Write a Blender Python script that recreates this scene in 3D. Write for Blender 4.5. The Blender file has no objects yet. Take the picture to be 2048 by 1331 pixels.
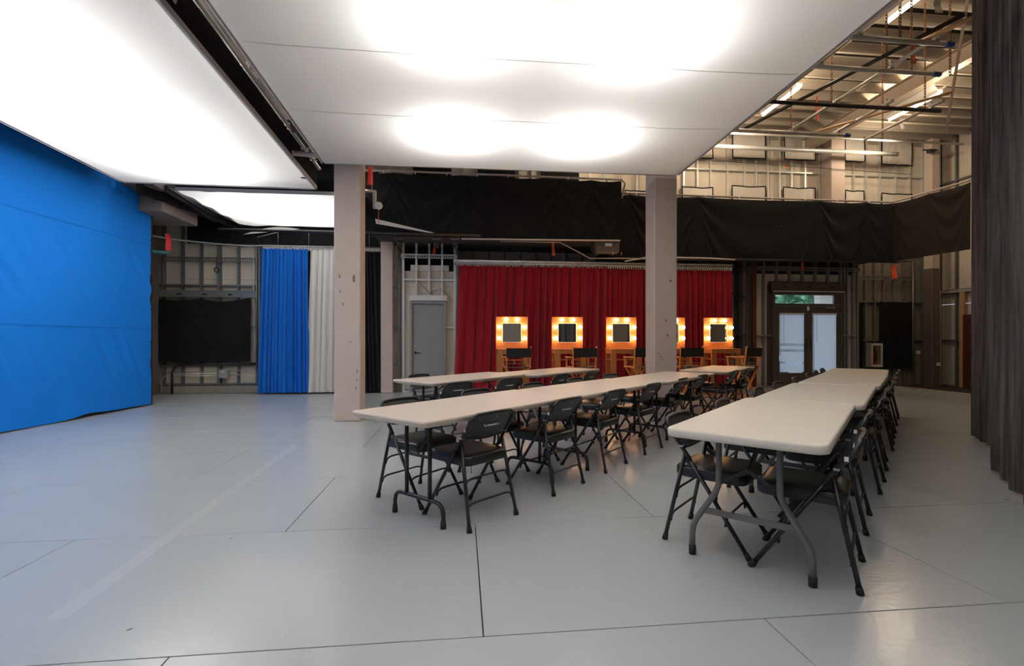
import bpy, math, random
from mathutils import Vector, Matrix, noise
PI = math.pi
random.seed(7)
sc = bpy.context.scene
COL = sc.collection

# ------------------------------------------------------------------ camera
FP, CH, HZ, YAW = 960.0, 1.22, 680.0, math.radians(6)      # focal length in px, eye height, horizon row, heading
cam = bpy.data.cameras.new('camera'); camo = bpy.data.objects.new('camera', cam); COL.objects.link(camo)
cam.sensor_width = 36; cam.lens = 36*FP/2048; cam.shift_y = (HZ-665.5)/2048
cam.clip_start = .05; cam.clip_end = 200
camo.location = (0, 0, CH); camo.rotation_euler = (PI/2, 0, -YAW)
sc.camera = camo
S6, C6 = math.sin(YAW), math.cos(YAW)
def atY(px, py, Y):                       # where a line of sight meets the wall plane Y
    k = (px-1024)/FP; d = Y/(C6-k*S6); return ((k*C6+S6)*d, CH-(py-HZ)*d/FP)
def atX(px, py, X):
    k = (px-1024)/FP; d = X/(k*C6+S6); return ((C6-k*S6)*d, CH-(py-HZ)*d/FP)
def atZ(px, py, Z):
    d = FP*(CH-Z)/(py-HZ); k = (px-1024)/FP; return ((k*C6+S6)*d, (C6-k*S6)*d)

# ------------------------------------------------------------------ light, view
sc.view_settings.view_transform = 'Standard'; sc.view_settings.look = 'None'
sc.view_settings.gamma = 1; sc.view_settings.use_curve_mapping = False
sc.view_settings.exposure = 0.33
w = bpy.data.worlds.new('world'); sc.world = w; w.use_nodes = True
w.node_tree.nodes['Background'].inputs[0].default_value = (.62, .78, 1, 1)
w.node_tree.nodes['Background'].inputs[1].default_value = 2.4
def light(kind, name, loc, power, color=(1, 1, 1), size=.3, size_y=None, rot=(0, 0, 0), spread=PI):
    l = bpy.data.lights.new(name, kind); l.energy = power; l.color = color
    if kind == 'AREA':
        l.size = size; l.spread = spread
        if size_y: l.shape = 'RECTANGLE'; l.size_y = size_y
        else: l.shape = 'DISK'
    else: l.shadow_soft_size = size
    o = bpy.data.objects.new(name, l); COL.objects.link(o); o.location = loc; o.rotation_euler = rot
    return o
PZ = 3.85                                  # height of the three lit fabric ceilings
WARM, NEUT = (1, .955, .9), (1, .985, .97)
# space lamps hanging above the middle fabric ceiling
for x in (-.1, 1.6):
    for y in (6.1, 4.0, 1.9, -.2):
        light('AREA', 'space_lamp_and_fill', (x, y, PZ+.40), 28, NEUT, .25)
light('AREA', 'space_lamp_and_fill', (.72, 3.2, PZ+1.3), 50, (1, .89, .80), 4.9, 7.6)  # broad fill added for the light bouncing above the cloth
# left ceiling
for y in (7.55, 6.0, 4.35, 2.2, .2):
    light('AREA', 'space_lamp_and_fill', (-4.15, y, PZ+.6), 60, NEUT, .5)
light('AREA', 'space_lamp_and_fill', (-4.05, 3.8, PZ+1.2), 66, NEUT, 2.7, 9.0)  # added broad fill, stands in for bounce over the left cloth
# rear ceiling
light('AREA', 'space_lamp_and_fill', (-3.5, 10.2, PZ+.9), 72, NEUT, 2.6, 2.2)

# ------------------------------------------------------------------ materials
def mat(name, color, rough=.6, metal=0, spec=.5, bump=0, bscale=40, var=0, vscale=6, coat=0, sheen=0, extra=None):
    m = bpy.data.materials.new(name); m.use_nodes = True; nt = m.node_tree; b = nt.nodes['Principled BSDF']
    b.inputs['Base Color'].default_value = (*color, 1); b.inputs['Roughness'].default_value = rough
    b.inputs['Metallic'].default_value = metal; b.inputs['Specular IOR Level'].default_value = spec
    b.inputs['Coat Weight'].default_value = coat; b.inputs['Sheen Weight'].default_value = sheen
    tc = nt.nodes.new('ShaderNodeTexCoord')
    if var:
        n = nt.nodes.new('ShaderNodeTexNoise'); n.inputs['Scale'].default_value = vscale; n.inputs['Detail'].default_value = 5
        nt.links.new(tc.outputs['Object'], n.inputs['Vector'])
        r = nt.nodes.new('ShaderNodeMix'); r.data_type = 'RGBA'
        r.inputs[6].default_value = (*[max(0, c*(1-var)) for c in color], 1)
        r.inputs[7].default_value = (*[min(1, c*(1+var)) for c in color], 1)
        nt.links.new(n.outputs['Fac'], r.inputs[0]); nt.links.new(r.outputs[2], b.inputs['Base Color'])
    if bump:
        n = nt.nodes.new('ShaderNodeTexNoise'); n.inputs['Scale'].default_value = bscale; n.inputs['Detail'].default_value = 3
        nt.links.new(tc.outputs['Object'], n.inputs['Vector'])
        bp = nt.nodes.new('ShaderNodeBump'); bp.inputs['Strength'].default_value = bump; bp.inputs['Distance'].default_value = .01
        nt.links.new(n.outputs['Fac'], bp.inputs['Height']); nt.links.new(bp.outputs[0], b.inputs['Normal'])
    return m
def emis(name, color, strength):
    m = bpy.data.materials.new(name); m.use_nodes = True; nt = m.node_tree; nt.nodes.clear()
    e = nt.nodes.new('ShaderNodeEmission'); e.inputs[0].default_value = (*color, 1); e.inputs[1].default_value = strength
    o = nt.nodes.new('ShaderNodeOutputMaterial'); nt.links.new(e.outputs[0], o.inputs[0]); return m
def transl(name, color, t=.65, bumpy=0):
    m = bpy.data.materials.new(name); m.use_nodes = True; nt = m.node_tree; nt.nodes.clear()
    d = nt.nodes.new('ShaderNodeBsdfDiffuse'); tr = nt.nodes.new('ShaderNodeBsdfTranslucent'); mx = nt.nodes.new('ShaderNodeMixShader')
    d.inputs[0].default_value = (*color, 1); tr.inputs[0].default_value = (*color, 1); mx.inputs[0].default_value = t
    o = nt.nodes.new('ShaderNodeOutputMaterial')
    nt.links.new(d.outputs[0], mx.inputs[1]); nt.links.new(tr.outputs[0], mx.inputs[2]); nt.links.new(mx.outputs[0], o.inputs[0])
    if bumpy:
        tc = nt.nodes.new('ShaderNodeTexCoord'); n = nt.nodes.new('ShaderNodeTexNoise'); n.inputs['Scale'].default_value = 3
        nt.links.new(tc.outputs['Object'], n.inputs['Vector'])
        bp = nt.nodes.new('ShaderNodeBump'); bp.inputs['Strength'].default_value = bumpy
        nt.links.new(n.outputs['Fac'], bp.inputs['Height']); nt.links.new(bp.outputs[0], d.inputs['Normal']); nt.links.new(bp.outputs[0], tr.inputs['Normal'])
    return m
def wood(name, c1, c2, scale=6, rough=.45):
    m = bpy.data.materials.new(name); m.use_nodes = True; nt = m.node_tree; b = nt.nodes['Principled BSDF']
    tc = nt.nodes.new('ShaderNodeTexCoord'); mp = nt.nodes.new('ShaderNodeMapping'); mp.inputs['Scale'].default_value = (1, 1, .12)
    n = nt.nodes.new('ShaderNodeTexNoise'); n.inputs['Scale'].default_value = scale*6; n.inputs['Detail'].default_value = 6; n.inputs['Distortion'].default_value = .6
    r = nt.nodes.new('ShaderNodeMix'); r.data_type = 'RGBA'; r.inputs[6].default_value = (*c1, 1); r.inputs[7].default_value = (*c2, 1)
    nt.links.new(tc.outputs['Object'], mp.inputs[0]); nt.links.new(mp.outputs[0], n.inputs['Vector'])
    nt.links.new(n.outputs['Fac'], r.inputs[0]); nt.links.new(r.outputs[2], b.inputs['Base Color']); b.inputs['Roughness'].default_value = rough
    return m
def streak(name, c1, c2):
    m = bpy.data.materials.new(name); m.use_nodes = True; nt = m.node_tree; b = nt.nodes['Principled BSDF']
    tc = nt.nodes.new('ShaderNodeTexCoord'); mp = nt.nodes.new('ShaderNodeMapping'); mp.inputs['Scale'].default_value = (7, 7, .35)
    n = nt.nodes.new('ShaderNodeTexNoise'); n.inputs['Scale'].default_value = 2.5; n.inputs['Detail'].default_value = 8; n.inputs['Roughness'].default_value = .65
    r = nt.nodes.new('ShaderNodeValToRGB'); r.color_ramp.elements[0].position = .38; r.color_ramp.elements[1].position = .68
    r.color_ramp.elements[0].color = (*c1, 1); r.color_ramp.elements[1].color = (*c2, 1)
    nt.links.new(tc.outputs['Object'], mp.inputs[0]); nt.links.new(mp.outputs[0], n.inputs['Vector'])
    nt.links.new(n.outputs['Fac'], r.inputs[0]); nt.links.new(r.outputs[0], b.inputs['Base Color']); b.inputs['Roughness'].default_value = .95
    b.inputs['Specular IOR Level'].default_value = .1
    return m
def floor_mat():
    m = bpy.data.materials.new('painted_deck'); m.use_nodes = True; nt = m.node_tree; b = nt.nodes['Principled BSDF']
    tc = nt.nodes.new('ShaderNodeNewGeometry')
    def noi(scale, det, dist=0):
        n = nt.nodes.new('ShaderNodeTexNoise'); n.inputs['Scale'].default_value = scale; n.inputs['Detail'].default_value = det
        n.inputs['Distortion'].default_value = dist; nt.links.new(tc.outputs['Position'], n.inputs['Vector']); return n
    def ramp(src, a, bb):
        r = nt.nodes.new('ShaderNodeMapRange'); r.inputs['From Min'].default_value = a; r.inputs['From Max'].default_value = bb
        nt.links.new(src, r.inputs[0]); return r.outputs[0]
    def mix(f, a, c):
        r = nt.nodes.new('ShaderNodeMix'); r.data_type = 'RGBA'; nt.links.new(f, r.inputs[0])
        for i, v in ((6, a), (7, c)):
            if isinstance(v, tuple): r.inputs[i].default_value = (*v, 1)
            else: nt.links.new(v, r.inputs[i])
        return r.outputs[2]
    base = mix(noi(.7, 4).outputs['Fac'], (.40, .43, .445), (.45, .48, .495))
    base = mix(ramp(noi(34, 2, 1.5).outputs['Fac'], .765, .80), base, (.72, .73, .72))          # pale scuffs
    base = mix(ramp(noi(9, 2).outputs['Fac'], .775, .79), base, (.10, .10, .10))                # dark chips
    v = nt.nodes.new('ShaderNodeTexVoronoi'); v.inputs['Scale'].default_value = 2.4; nt.links.new(tc.outputs['Position'], v.inputs['Vector'])
    base = mix(ramp(v.outputs['Distance'], .022, .014), base, (.12, .12, .12))                  # screw holes
    nt.links.new(base, b.inputs['Base Color'])
    rr = nt.nodes.new('ShaderNodeMapRange'); rr.inputs['To Min'].default_value = .19; rr.inputs['To Max'].default_value = .262
    nt.links.new(noi(1.6, 6).outputs['Fac'], rr.inputs[0]); nt.links.new(rr.outputs[0], b.inputs['Roughness'])
    bp = nt.nodes.new('ShaderNodeBump'); bp.inputs['Strength'].default_value = .22; bp.inputs['Distance'].default_value = .004
    nt.links.new(noi(26, 3).outputs['Fac'], bp.inputs['Height']); nt.links.new(bp.outputs[0], b.inputs['Normal'])
    b.inputs['Specular IOR Level'].default_value = .75
    return m
M = dict(
    floor=floor_mat(),
    slab=mat('dark_slab', (.05, .047, .045), .7, bump=.3),
    column=mat('column_paint', (.57, .465, .40), .75, bump=.2, bscale=30, var=.09, vscale=5),
    chip=mat('column_chip', (.22, .18, .17), .9),
    brown=mat('brown_steel_paint', (.15, .108, .092), .6, var=.1),
    brown2=mat('brown_box_beam_paint', (.24, .185, .155), .65, var=.1),
    sheath_dim=mat('shaded_sheathing', (.26, .215, .165), .85, bump=.4, bscale=9, var=.35, vscale=2.5),  # cream sheathing with the recess's shade put into its colour
    steel=mat('galvanized_steel', (.27, .28, .275), .42, metal=.6, var=.18, vscale=9),
    steel_br=mat('bright_galvanized_steel', (.68, .68, .65), .40, metal=.35, var=.12, vscale=9),
    pipe=mat('pipe_steel', (.58, .54, .48), .36, metal=.45, var=.15, vscale=7),
    darkpipe=mat('dark_pipe', (.05, .045, .045), .4, metal=.6),
    rust=mat('rusty_chain', (.30, .15, .07), .6, metal=.5),
    sheath=mat('cream_sheathing', (.70, .62, .51), .8, bump=.2, bscale=12, var=.14, vscale=1.6),
    concrete=mat('concrete_curb', (.27, .24, .21), .85, bump=.5, bscale=25, var=.25, vscale=8),
    black=mat('black_drape_cloth', (.0115, .011, .011), .9, spec=.2, sheen=.05),
    blackv=mat('black_velour', (.013, .012, .0115), .95, spec=.15, bump=.2, bscale=60, sheen=.15),
    frontblack=mat('black_skirt_cloth', (.012, .011, .011), .95, spec=.1),
    greycurt=streak('charcoal_serge', (.036, .032, .030), (.125, .11, .105)),
    brownblack=mat('brown_black_velour', (.034, .027, .023), .95, spec=.15),
    blue=mat('blue_screen_cloth', (.006, .20, .72), .8, spec=.2, bump=.05, bscale=8),
    blueseam=mat('blue_seam', (.005, .16, .62), .8, spec=.2),
    bluecurt=mat('blue_curtain_cloth', (.004, .15, .60), .85, spec=.2, sheen=.1),
    whitecurt=mat('white_muslin', (.76, .73, .68), .85, spec=.2),
    red=mat('red_velour', (.36, .008, .022), .85, spec=.15, sheen=.3),
    cloth=transl('diffusion_cloth', (.86, .85, .83), .62, .05),
    cloth_seam=transl('diffusion_seam', (.70, .68, .66), .5),
    cloth_edge=mat('cloth_hem', (.55, .52, .50), .8),
    doorgrey=mat('grey_door_paint', (.28, .285, .29), .5),
    bronze=mat('dark_bronze_frame', (.085, .072, .062), .45, spec=.4),
    header=mat('brown_header_plate', (.10, .075, .065), .55, metal=.3),
    blind=transl('door_blind', (.80, .82, .86), .6),
    glass=None,
    black_metal=mat('black_enamel', (.014, .015, .018), .32, spec=.5),
    chairshell=mat('black_enamel_shell', (.012, .013, .016), .42, spec=.45, bump=.12, bscale=60),
    vinyl=mat('black_vinyl', (.017, .016, .014), .27, spec=.55, bump=.10, bscale=140),
    rubber=mat('black_rubber', (.010, .010, .010), .7),
    chrome=mat('worn_chrome', (.6, .6, .6), .3, metal=.9),
    top_r=mat('cream_table_plastic', (.73, .675, .585), .42, spec=.4, bump=.12, bscale=180, var=.05, vscale=3),
    top_c=mat('tan_table_plastic', (.70, .585, .50), .42, spec=.4, bump=.12, bscale=180, var=.05, vscale=3),
    leg_r=mat('grey_table_leg', (.155, .15, .145), .38, metal=.2),
    leg_c=mat('brown_table_leg', (.020, .014, .012), .3),
    wood=wood('orange_vanity_wood', (.42, .135, .035), (.60, .23, .07)),
    wood2=wood('chair_beech_wood', (.62, .21, .055), (.78, .31, .09)),
    pole=wood('pine_pole', (.55, .30, .12), (.68, .42, .2)),
    mirror=mat('mirror_glass', (.86, .87, .87), .02, metal=1),
    bulb=emis('lit_bulb', (1, .62, .30), 32),
    tube=emis('lit_tube', (1, .80, .55), 9),
    fixture=mat('white_fixture', (.75, .72, .66), .5),
    canvas=mat('black_canvas', (.010, .010, .010), .85),
    tagred=mat('red_streamer', (.85, .05, .035), .6),
    tagorange=mat('orange_red_streamer', (.85, .12, .05), .6),
    tagwhite=mat('paper_tag', (.8, .72, .6), .7),
    white=mat('white_label', (.85, .86, .88), .5),
    labelblue=mat('label_blue', (.03, .12, .30), .5),
    labelink=mat('label_ink', (.02, .02, .025), .5),
    blueplastic=mat('blue_plastic', (.03, .09, .32), .5),
    teal=mat('teal_pipe_paint', (.05, .22, .23), .5),
    muslin=mat('unbleached_muslin', (.70, .65, .58), .85),
    box=mat('grey_box', (.30, .31, .31), .5),
    redpaint=mat('extinguisher_red', (.45, .015, .012), .3),
    redoxide=mat('red_oxide_steel', (.10, .022, .018), .6),
    deck_steel=mat('roof_deck', (.016, .014, .012), .6, var=.2, vscale=2),
    joist=mat('joist_paint', (.42, .36, .29), .6),
    ibeam=mat('beam_paint', (.42, .33, .25), .6, var=.1),
    bag=mat('brown_sandbag', (.10, .055, .03), .8, bump=.4),
    plastic=mat('clear_plastic_wrap', (.42, .35, .27), .22, bump=.8, bscale=14),
    leaf=mat('hedge_leaf', (.22, .42, .24), .7, var=.6, vscale=5),
    leafp=mat('pale_wall_outside', (.55, .62, .74), .8),
    asphalt=mat('asphalt', (.25, .26, .28), .8),
    carwhite=mat('white_car_paint', (.7, .74, .8), .3),
)
_g = bpy.data.materials.new('clear_glass'); _g.use_nodes = True
_b = _g.node_tree.nodes['Principled BSDF']; _b.inputs['Transmission Weight'].default_value = 1; _b.inputs['Roughness'].default_value = .0; _b.inputs['IOR'].default_value = 1.02
M['glass'] = _g

# ------------------------------------------------------------------ mesh helpers
class MB:
    def __init__(s): s.v = []; s.f = []; s.sm = []
    def add(s, vs, fs, smooth=False, mtx=None):
        n = len(s.v)
        s.v += [tuple(mtx @ Vector(p)) if mtx else tuple(p) for p in vs]
        s.f += [tuple(i+n for i in f) for f in fs]; s.sm += [smooth]*len(fs); return s
    def box(s, lo, hi, mtx=None):
        x0, y0, z0 = lo; x1, y1, z1 = hi
        return s.add([(x0,y0,z0),(x1,y0,z0),(x1,y1,z0),(x0,y1,z0),(x0,y0,z1),(x1,y0,z1),(x1,y1,z1),(x0,y1,z1)],
                     [(0,3,2,1),(4,5,6,7),(0,1,5,4),(1,2,6,5),(2,3,7,6),(3,0,4,7)], False, mtx)
    def bbox(s, lo, hi, b=.004, mtx=None):       # box with chamfered vertical and horizontal edges
        x0, y0, z0 = lo; x1, y1, z1 = hi
        pts = []
        for z, i in ((z0, b), (z0+b, 0), (z1-b, 0), (z1, b)):
            pts += [(x0+b+i*0, y0+i, z), (x1-b, y0+i, z), (x1-i, y0+b, z), (x1-i, y1-b, z), (x1-b, y1-i, z), (x0+b, y1-i, z), (x0+i, y1-b, z), (x0+i, y0+b, z)]
        fs = [tuple(range(7, -1, -1)), tuple(range(24, 32))]
        for r in range(3):
            for k in range(8):
                fs.append((r*8+k, r*8+(k+1) % 8, (r+1)*8+(k+1) % 8, (r+1)*8+k))
        return s.add(pts, fs, False, mtx)
    def bar(s, a, b, wd, th, up=(0, 0, 1)):      # straight bar of rectangular section
        a = Vector(a); b = Vector(b); t = (b-a).normalized(); u = Vector(up)
        if abs(t.dot(u)) > .98: u = Vector((0, 1, 0))
        n1 = t.cross(u).normalized(); n2 = n1.cross(t).normalized()
        p = [a+n1*i*wd/2+n2*j*th/2 for i, j in ((-1,-1),(1,-1),(1,1),(-1,1))]+[b+n1*i*wd/2+n2*j*th/2 for i, j in ((-1,-1),(1,-1),(1,1),(-1,1))]
        return s.add(p, [(0,1,2,3),(7,6,5,4),(0,4,5,1),(1,5,6,2),(2,6,7,3),(3,7,4,0)])
    def tube(s, pts, r, n=8, caps=True):
        pts = [Vector(p) for p in pts]; N = len(pts)
        rs = r if isinstance(r, (list, tuple)) else [r]*N
        T = []
        for i in range(N):
            a = pts[max(0, i-1)]; b = pts[min(N-1, i+1)]; T.append((b-a).normalized())
        u = Vector((0, 0, 1)) if abs(T[0].z) < .9 else Vector((1, 0, 0))
        n1 = T[0].cross(u).normalized(); vs = []
        for i in range(N):
            n1 = (n1 - T[i]*n1.dot(T[i])).normalized(); n2 = T[i].cross(n1)
            for k in range(n):
                a = 2*PI*k/n; vs.append(pts[i]+(n1*math.cos(a)+n2*math.sin(a))*rs[i])
        fs = [(i*n+k, i*n+(k+1) % n, (i+1)*n+(k+1) % n, (i+1)*n+k) for i in range(N-1) for k in range(n)]
        s.add(vs, fs, True)
        if caps:
            m = len(s.v)-len(vs)
            s.f.append(tuple(m+k for k in range(n-1, -1, -1))); s.f.append(tuple(m+(N-1)*n+k for k in range(n))); s.sm += [False, False]
        return s
    def lathe(s, prof, c=(0, 0, 0), n=12, mtx=None):
        vs = []; c = Vector(c)
        for r, z in prof:
            for k in range(n):
                a = 2*PI*k/n; vs.append(c+Vector((r*math.cos(a), r*math.sin(a), z)))
        fs = [(i*n+k, i*n+(k+1) % n, (i+1)*n+(k+1) % n, (i+1)*n+k) for i in range(len(prof)-1) for k in range(n)]
        return s.add(vs, fs, True, mtx)
    def grid(s, fn, nu, nv, smooth=True):
        vs = [fn(i/nu, j/nv) for j in range(nv+1) for i in range(nu+1)]
        fs = [(j*(nu+1)+i, j*(nu+1)+i+1, (j+1)*(nu+1)+i+1, (j+1)*(nu+1)+i) for j in range(nv) for i in range(nu)]
        return s.add(vs, fs, smooth)
    def build(s, name, m, parent=None, loc=None):
        me = bpy.data.meshes.new(name); me.from_pydata(s.v, [], s.f); me.materials.append(m)
        me.polygons.foreach_set('use_smooth', s.sm); me.update()
        o = bpy.data.objects.new(name, me); COL.objects.link(o); o.parent = parent
        if loc: o.location = loc
        return o
def tag(o, label, cat, group=None, kind=None):
    o['label'] = label; o['category'] = cat
    if group: o['group'] = group
    if kind: o['kind'] = kind
    return o
def thing(name, label, cat, loc=(0, 0, 0), rz=0, group=None):
    o = bpy.data.objects.new(name, None); COL.objects.link(o); o.location = loc; o.rotation_euler = (0, 0, rz)
    o.empty_display_size = .1
    return tag(o, label, cat, group)
def struct(o, label=None):
    o['kind'] = 'structure'
    if label: o['label'] = label
    return o
def holder(name, label=None):
    o = bpy.data.objects.new(name, None); COL.objects.link(o); return struct(o, label)
KIDS = {}
def dup(root, loc, rz, label, group=None):
    if root.name not in KIDS:
        KIDS[root.name] = [(c, list(c.children)) for c in root.children]
    r = root.copy(); COL.objects.link(r); r.location = loc; r.rotation_euler = (0, 0, rz); r['label'] = label
    if group: r['group'] = group
    for c, gs in KIDS[root.name]:
        d = c.copy(); COL.objects.link(d); d.parent = r
        for g in gs:
            e = g.copy(); COL.objects.link(e); e.parent = d
    return r
def share(o, name, parent, loc=(0, 0, 0), rot=None, scale=None):   # another object with the same mesh
    c = bpy.data.objects.new(name, o.data); COL.objects.link(c); c.parent = parent; c.location = loc
    if rot: c.rotation_euler = rot
    if scale: c.scale = scale
    return c
def arc(c, r, a0, a1, n, ax=0):     # points of an arc in the plane given by ax: 0 xz, 1 yz, 2 xy
    out = []
    for i in range(n+1):
        a = a0+(a1-a0)*i/n; p, q = r*math.cos(a), r*math.sin(a)
        out.append((c[0]+p, c[1], c[2]+q) if ax == 0 else (c[0], c[1]+p, c[2]+q) if ax == 1 else (c[0]+p, c[1]+q, c[2]))
    return out
def rrect(w2, h2, r, n=5):          # rounded rectangle outline, counter-clockwise
    pts = []
    for cx, cy, a0 in ((w2-r, h2-r, 0), (-w2+r, h2-r, PI/2), (-w2+r, -h2+r, PI), (w2-r, -h2+r, 3*PI/2)):
        for i in range(n+1):
            a = a0+PI/2*i/n; pts.append((cx+r*math.cos(a), cy+r*math.sin(a)))
    return pts
def slab_rings(mb, rings):          # rings: list of (outline, z); caps both ends
    n = len(rings[0][0]); vs = []
    for o, z in rings: vs += [(x, y, z) for x, y in o]
    fs = [(i*n+k, i*n+(k+1) % n, (i+1)*n+(k+1) % n, (i+1)*n+k) for i in range(len(rings)-1) for k in range(n)]
    mb.add(vs, fs, True)
    m = len(mb.v)-len(vs); mb.f += [tuple(m+k for k in range(n-1, -1, -1)), tuple(m+(len(rings)-1)*n+k for k in range(n))]; mb.sm += [False, False]
    return mb
_txt = {}
def text_mesh(body, size, m, bold=False):
    cu = bpy.data.curves.new('lettering', 'FONT'); cu.body = body; cu.size = size; cu.align_x = 'CENTER'; cu.align_y = 'CENTER'
    cu.extrude = .0003; cu.resolution_u = 2
    if bold: cu.offset = size*.018
    o = bpy.data.objects.new('lettering', cu); COL.objects.link(o)
    dg = bpy.context.evaluated_depsgraph_get(); me = bpy.data.meshes.new_from_object(o.evaluated_get(dg))
    bpy.data.objects.remove(o); me.materials.clear(); me.materials.append(m); return me

# ================================================================== THE SETTING
# painted deck of 4 x 8 ft sheets laid in running bond, raised on the slab
fl = holder('floor', 'grey painted deck of large sheets with thin dark joints')
SX, SY, G = 2.44, 1.22, .0028
def sheet_mb(x0, x1, y0, y1):
    return MB().bbox((x0+G, y0+G, -.02), (x1-G, y1-G, 0), .0012)
full = None
for k in range(-5, 9):
    y0 = 1.98+SY*k; y1 = min(y0+SY, 12.6)
    off = .09 if k % 2 == 0 else -1.12
    n0 = math.floor((-8.6-off)/SX)
    x = off+n0*SX
    while x < 11.5:
        xa, xb = max(x, -8.6), min(x+SX, 11.5)
        if xb-xa > .05:
            if xb-xa > SX-.01 and y1-y0 > SY-.01:
                if full is None:
                    full = sheet_mb(0, SX, 0, SY).build('floor_sheet', M['floor'], fl, (xa, y0, 0))
                else: share(full, 'floor_sheet', fl, (xa, y0, 0))
            else: sheet_mb(0, xb-xa, 0, y1-y0).build('floor_sheet', M['floor'], fl, (xa, y0, 0))
        x += SX
_a, _b = Vector((*atZ(110, 1238, 0), .0)), Vector((*atZ(592, 888, 0), .0))
MB().bar(_a, _b, .085, .0006).build('tape_ghost_mark', mat('pale_tape_residue', (.452, .482, .497), .26, spec=.75, var=.05, vscale=30), fl)
MB().box((-8.6, -4.12, -.14), (11.49, 12.6, -.0205)).build('deck_frame', M['slab'], fl)
struct(MB().box((-9, -6, -.35), (17, 15, -.15)).build('floor', M['slab']), 'dark concrete slab below the raised deck')
struct(MB().bar((11.51, -4.1, -.01), (11.51, 12.4, -.01), .03, .035).build('trim_1', M['pole']), 'thin pale wooden edge strip along the raised deck')

def subtract(r, hs):
    out = [r]
    for h in hs:
        nxt = []
        for a in out:
            x0, x1, z0, z1 = a; hx0, hx1, hz0, hz1 = h
            if hx1 <= x0 or hx0 >= x1 or hz1 <= z0 or hz0 >= z1: nxt.append(a); continue
            if hx0 > x0: nxt.append((x0, hx0, z0, z1))
            if hx1 < x1: nxt.append((hx1, x1, z0, z1))
            a0, a1 = max(x0, hx0), min(x1, hx1)
            if hz0 > z0: nxt.append((a0, a1, z0, hz0))
            if hz1 < z1: nxt.append((a0, a1, hz1, z1))
        out = nxt
    return [a for a in out if a[1]-a[0] > .02 and a[3]-a[2] > .02]
def channel(mb, L, horizontal=False):       # C section stud, web .09 deep, flanges .041
    W, D, t = .041, .09, .003
    bs = [((0, -D/2, 0), (t, D/2, L)), ((0, -D/2, 0), (W, -D/2+t, L)), ((0, D/2-t, 0), (W, D/2, L))]
    for a, b in bs:
        if horizontal: a, b = (a[2], a[1], a[0]), (b[2], b[1], b[0])
        mb.box(a, b)
    return mb
def stud_wall(A, B, z0, z1, spacing=.406, blocks=(), holes=(), smat='steel', sheath_z=None, double=(), name='wall_back', label=None, sheath='sheath', jitter=0):
    A = Vector((*A, 0)); B = Vector((*B, 0)); L = (B-A).length
    root = holder(name, label); root.location = A; root.rotation_euler = (0, 0, math.atan2(B.y-A.y, B.x-A.x))
    cache = {}
    xs = []; x = .0
    while x < L-.045: xs.append(x); x += spacing*(1+random.uniform(-jitter, jitter))
    xs.append(L-.045); xs += list(double)
    for x in xs:
        for s in subtract((x, x+.041, z0, z1), holes):
            if s[1]-s[0] < .03: continue
            h = round(s[3]-s[2], 3)
            if h not in cache: cache[h] = channel(MB(), h).build('stud', M[smat], root, (x, 0, s[2]))
            else: share(cache[h], 'stud', root, (x, 0, s[2]))
    for b in blocks:
        for s in subtract((0, L, b, b+.041), holes):
            if s[1]-s[0] > .2: channel(MB(), s[1]-s[0], True).build('blocking', M[smat], root, (s[0], -.006, b))
    for b in (z0-.001, z1-.04):
        for s in subtract((0, L, b, b+.041), holes): channel(MB(), s[1]-s[0], True).build('track', M[smat], root, (s[0], 0, b))
    sz0, sz1 = sheath_z or (z0, z1)
    x = 0
    while x < L:
        zz = sz0
        while zz < sz1-.05:
            for s in subtract((x, min(x+1.22, L), zz, min(zz+2.44, sz1)), holes):
                MB().bbox((s[0]+.002, .048, s[2]+.002), (s[1]-.002, .062, s[3]-.002), .002).build('sheathing_panel', M[sheath], root)
            zz += 2.44
        x += 1.22
    return root
# recess at left
stud_wall((-7.6, 11.75), (-1.40, 11.75), .19, 4.4, blocks=(2.46, 1.5, .62), double=(2.0, 2.9), label='open stud wall with cream sheathing in the left recess')
struct(MB().bbox((-7.6, 11.69, 0), (-1.4, 11.83, .175), .01).build('trim_2', M['concrete']), 'rough concrete curb under the left stud wall')
# door wall
DX0, DX1, DZ = -1.205, -.367, 2.13
stud_wall((-1.38, 11.5), (-.13, 11.5), .0, 3.75, spacing=.30, blocks=(2.62, 1.5), holes=[(-1.205+1.38, -.367+1.38, 0, 2.13)], smat='steel_br', sheath_z=(.05, 2.86), label='bright metal stud framing around the grey door')
stud_wall((-.13, 12.3), (7.4, 12.3), .0, 4.6, blocks=(1.5, 2.46), label='dark stud wall behind the red curtains')
stud_wall((-.13, 11.5), (-.13, 12.3), .0, 3.75, label='short return wall beside the grey door', blocks=(1.5,))
# vestibule
stud_wall((7.4, 13.2), (7.4, 11.74), .0, 3.9, spacing=.36, blocks=(1.32, 2.35), double=(.9,), smat='steel', label='short stud return left of the glazed double door')
FX0, FX1, FZ = 7.99, 9.96, 2.47
stud_wall((7.4, 11.7), (10.44, 11.7), .0, 3.9, spacing=.36, blocks=(1.32,), holes=[(FX0-7.4, FX1-7.4, 0, FZ+.22)], double=(2.62, 2.7, .12), sheath_z=(.0, 2.95), smat='steel', label='stud wall around the glazed double door')
stud_wall((10.44, 11.7), (10.44, 13.2), .0, 3.9, smat='steel', label='short stud return right of the glazed double door')
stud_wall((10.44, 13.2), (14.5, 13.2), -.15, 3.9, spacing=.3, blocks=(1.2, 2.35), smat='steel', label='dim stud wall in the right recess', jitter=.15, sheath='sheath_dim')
stud_wall((-3, 13.2), (14.5, 13.2), 3.9, 7.3, spacing=.43, blocks=(6.12,), jitter=.25, smat='steel_br', label='upper stud wall under the roof')
stud_wall((14.5, 13.2), (14.5, 5), -.15, 7.3, spacing=.5, blocks=(1.2, 2.6, 5.9), smat='steel', name='wall_right', label='right stud wall with cream panels')
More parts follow.
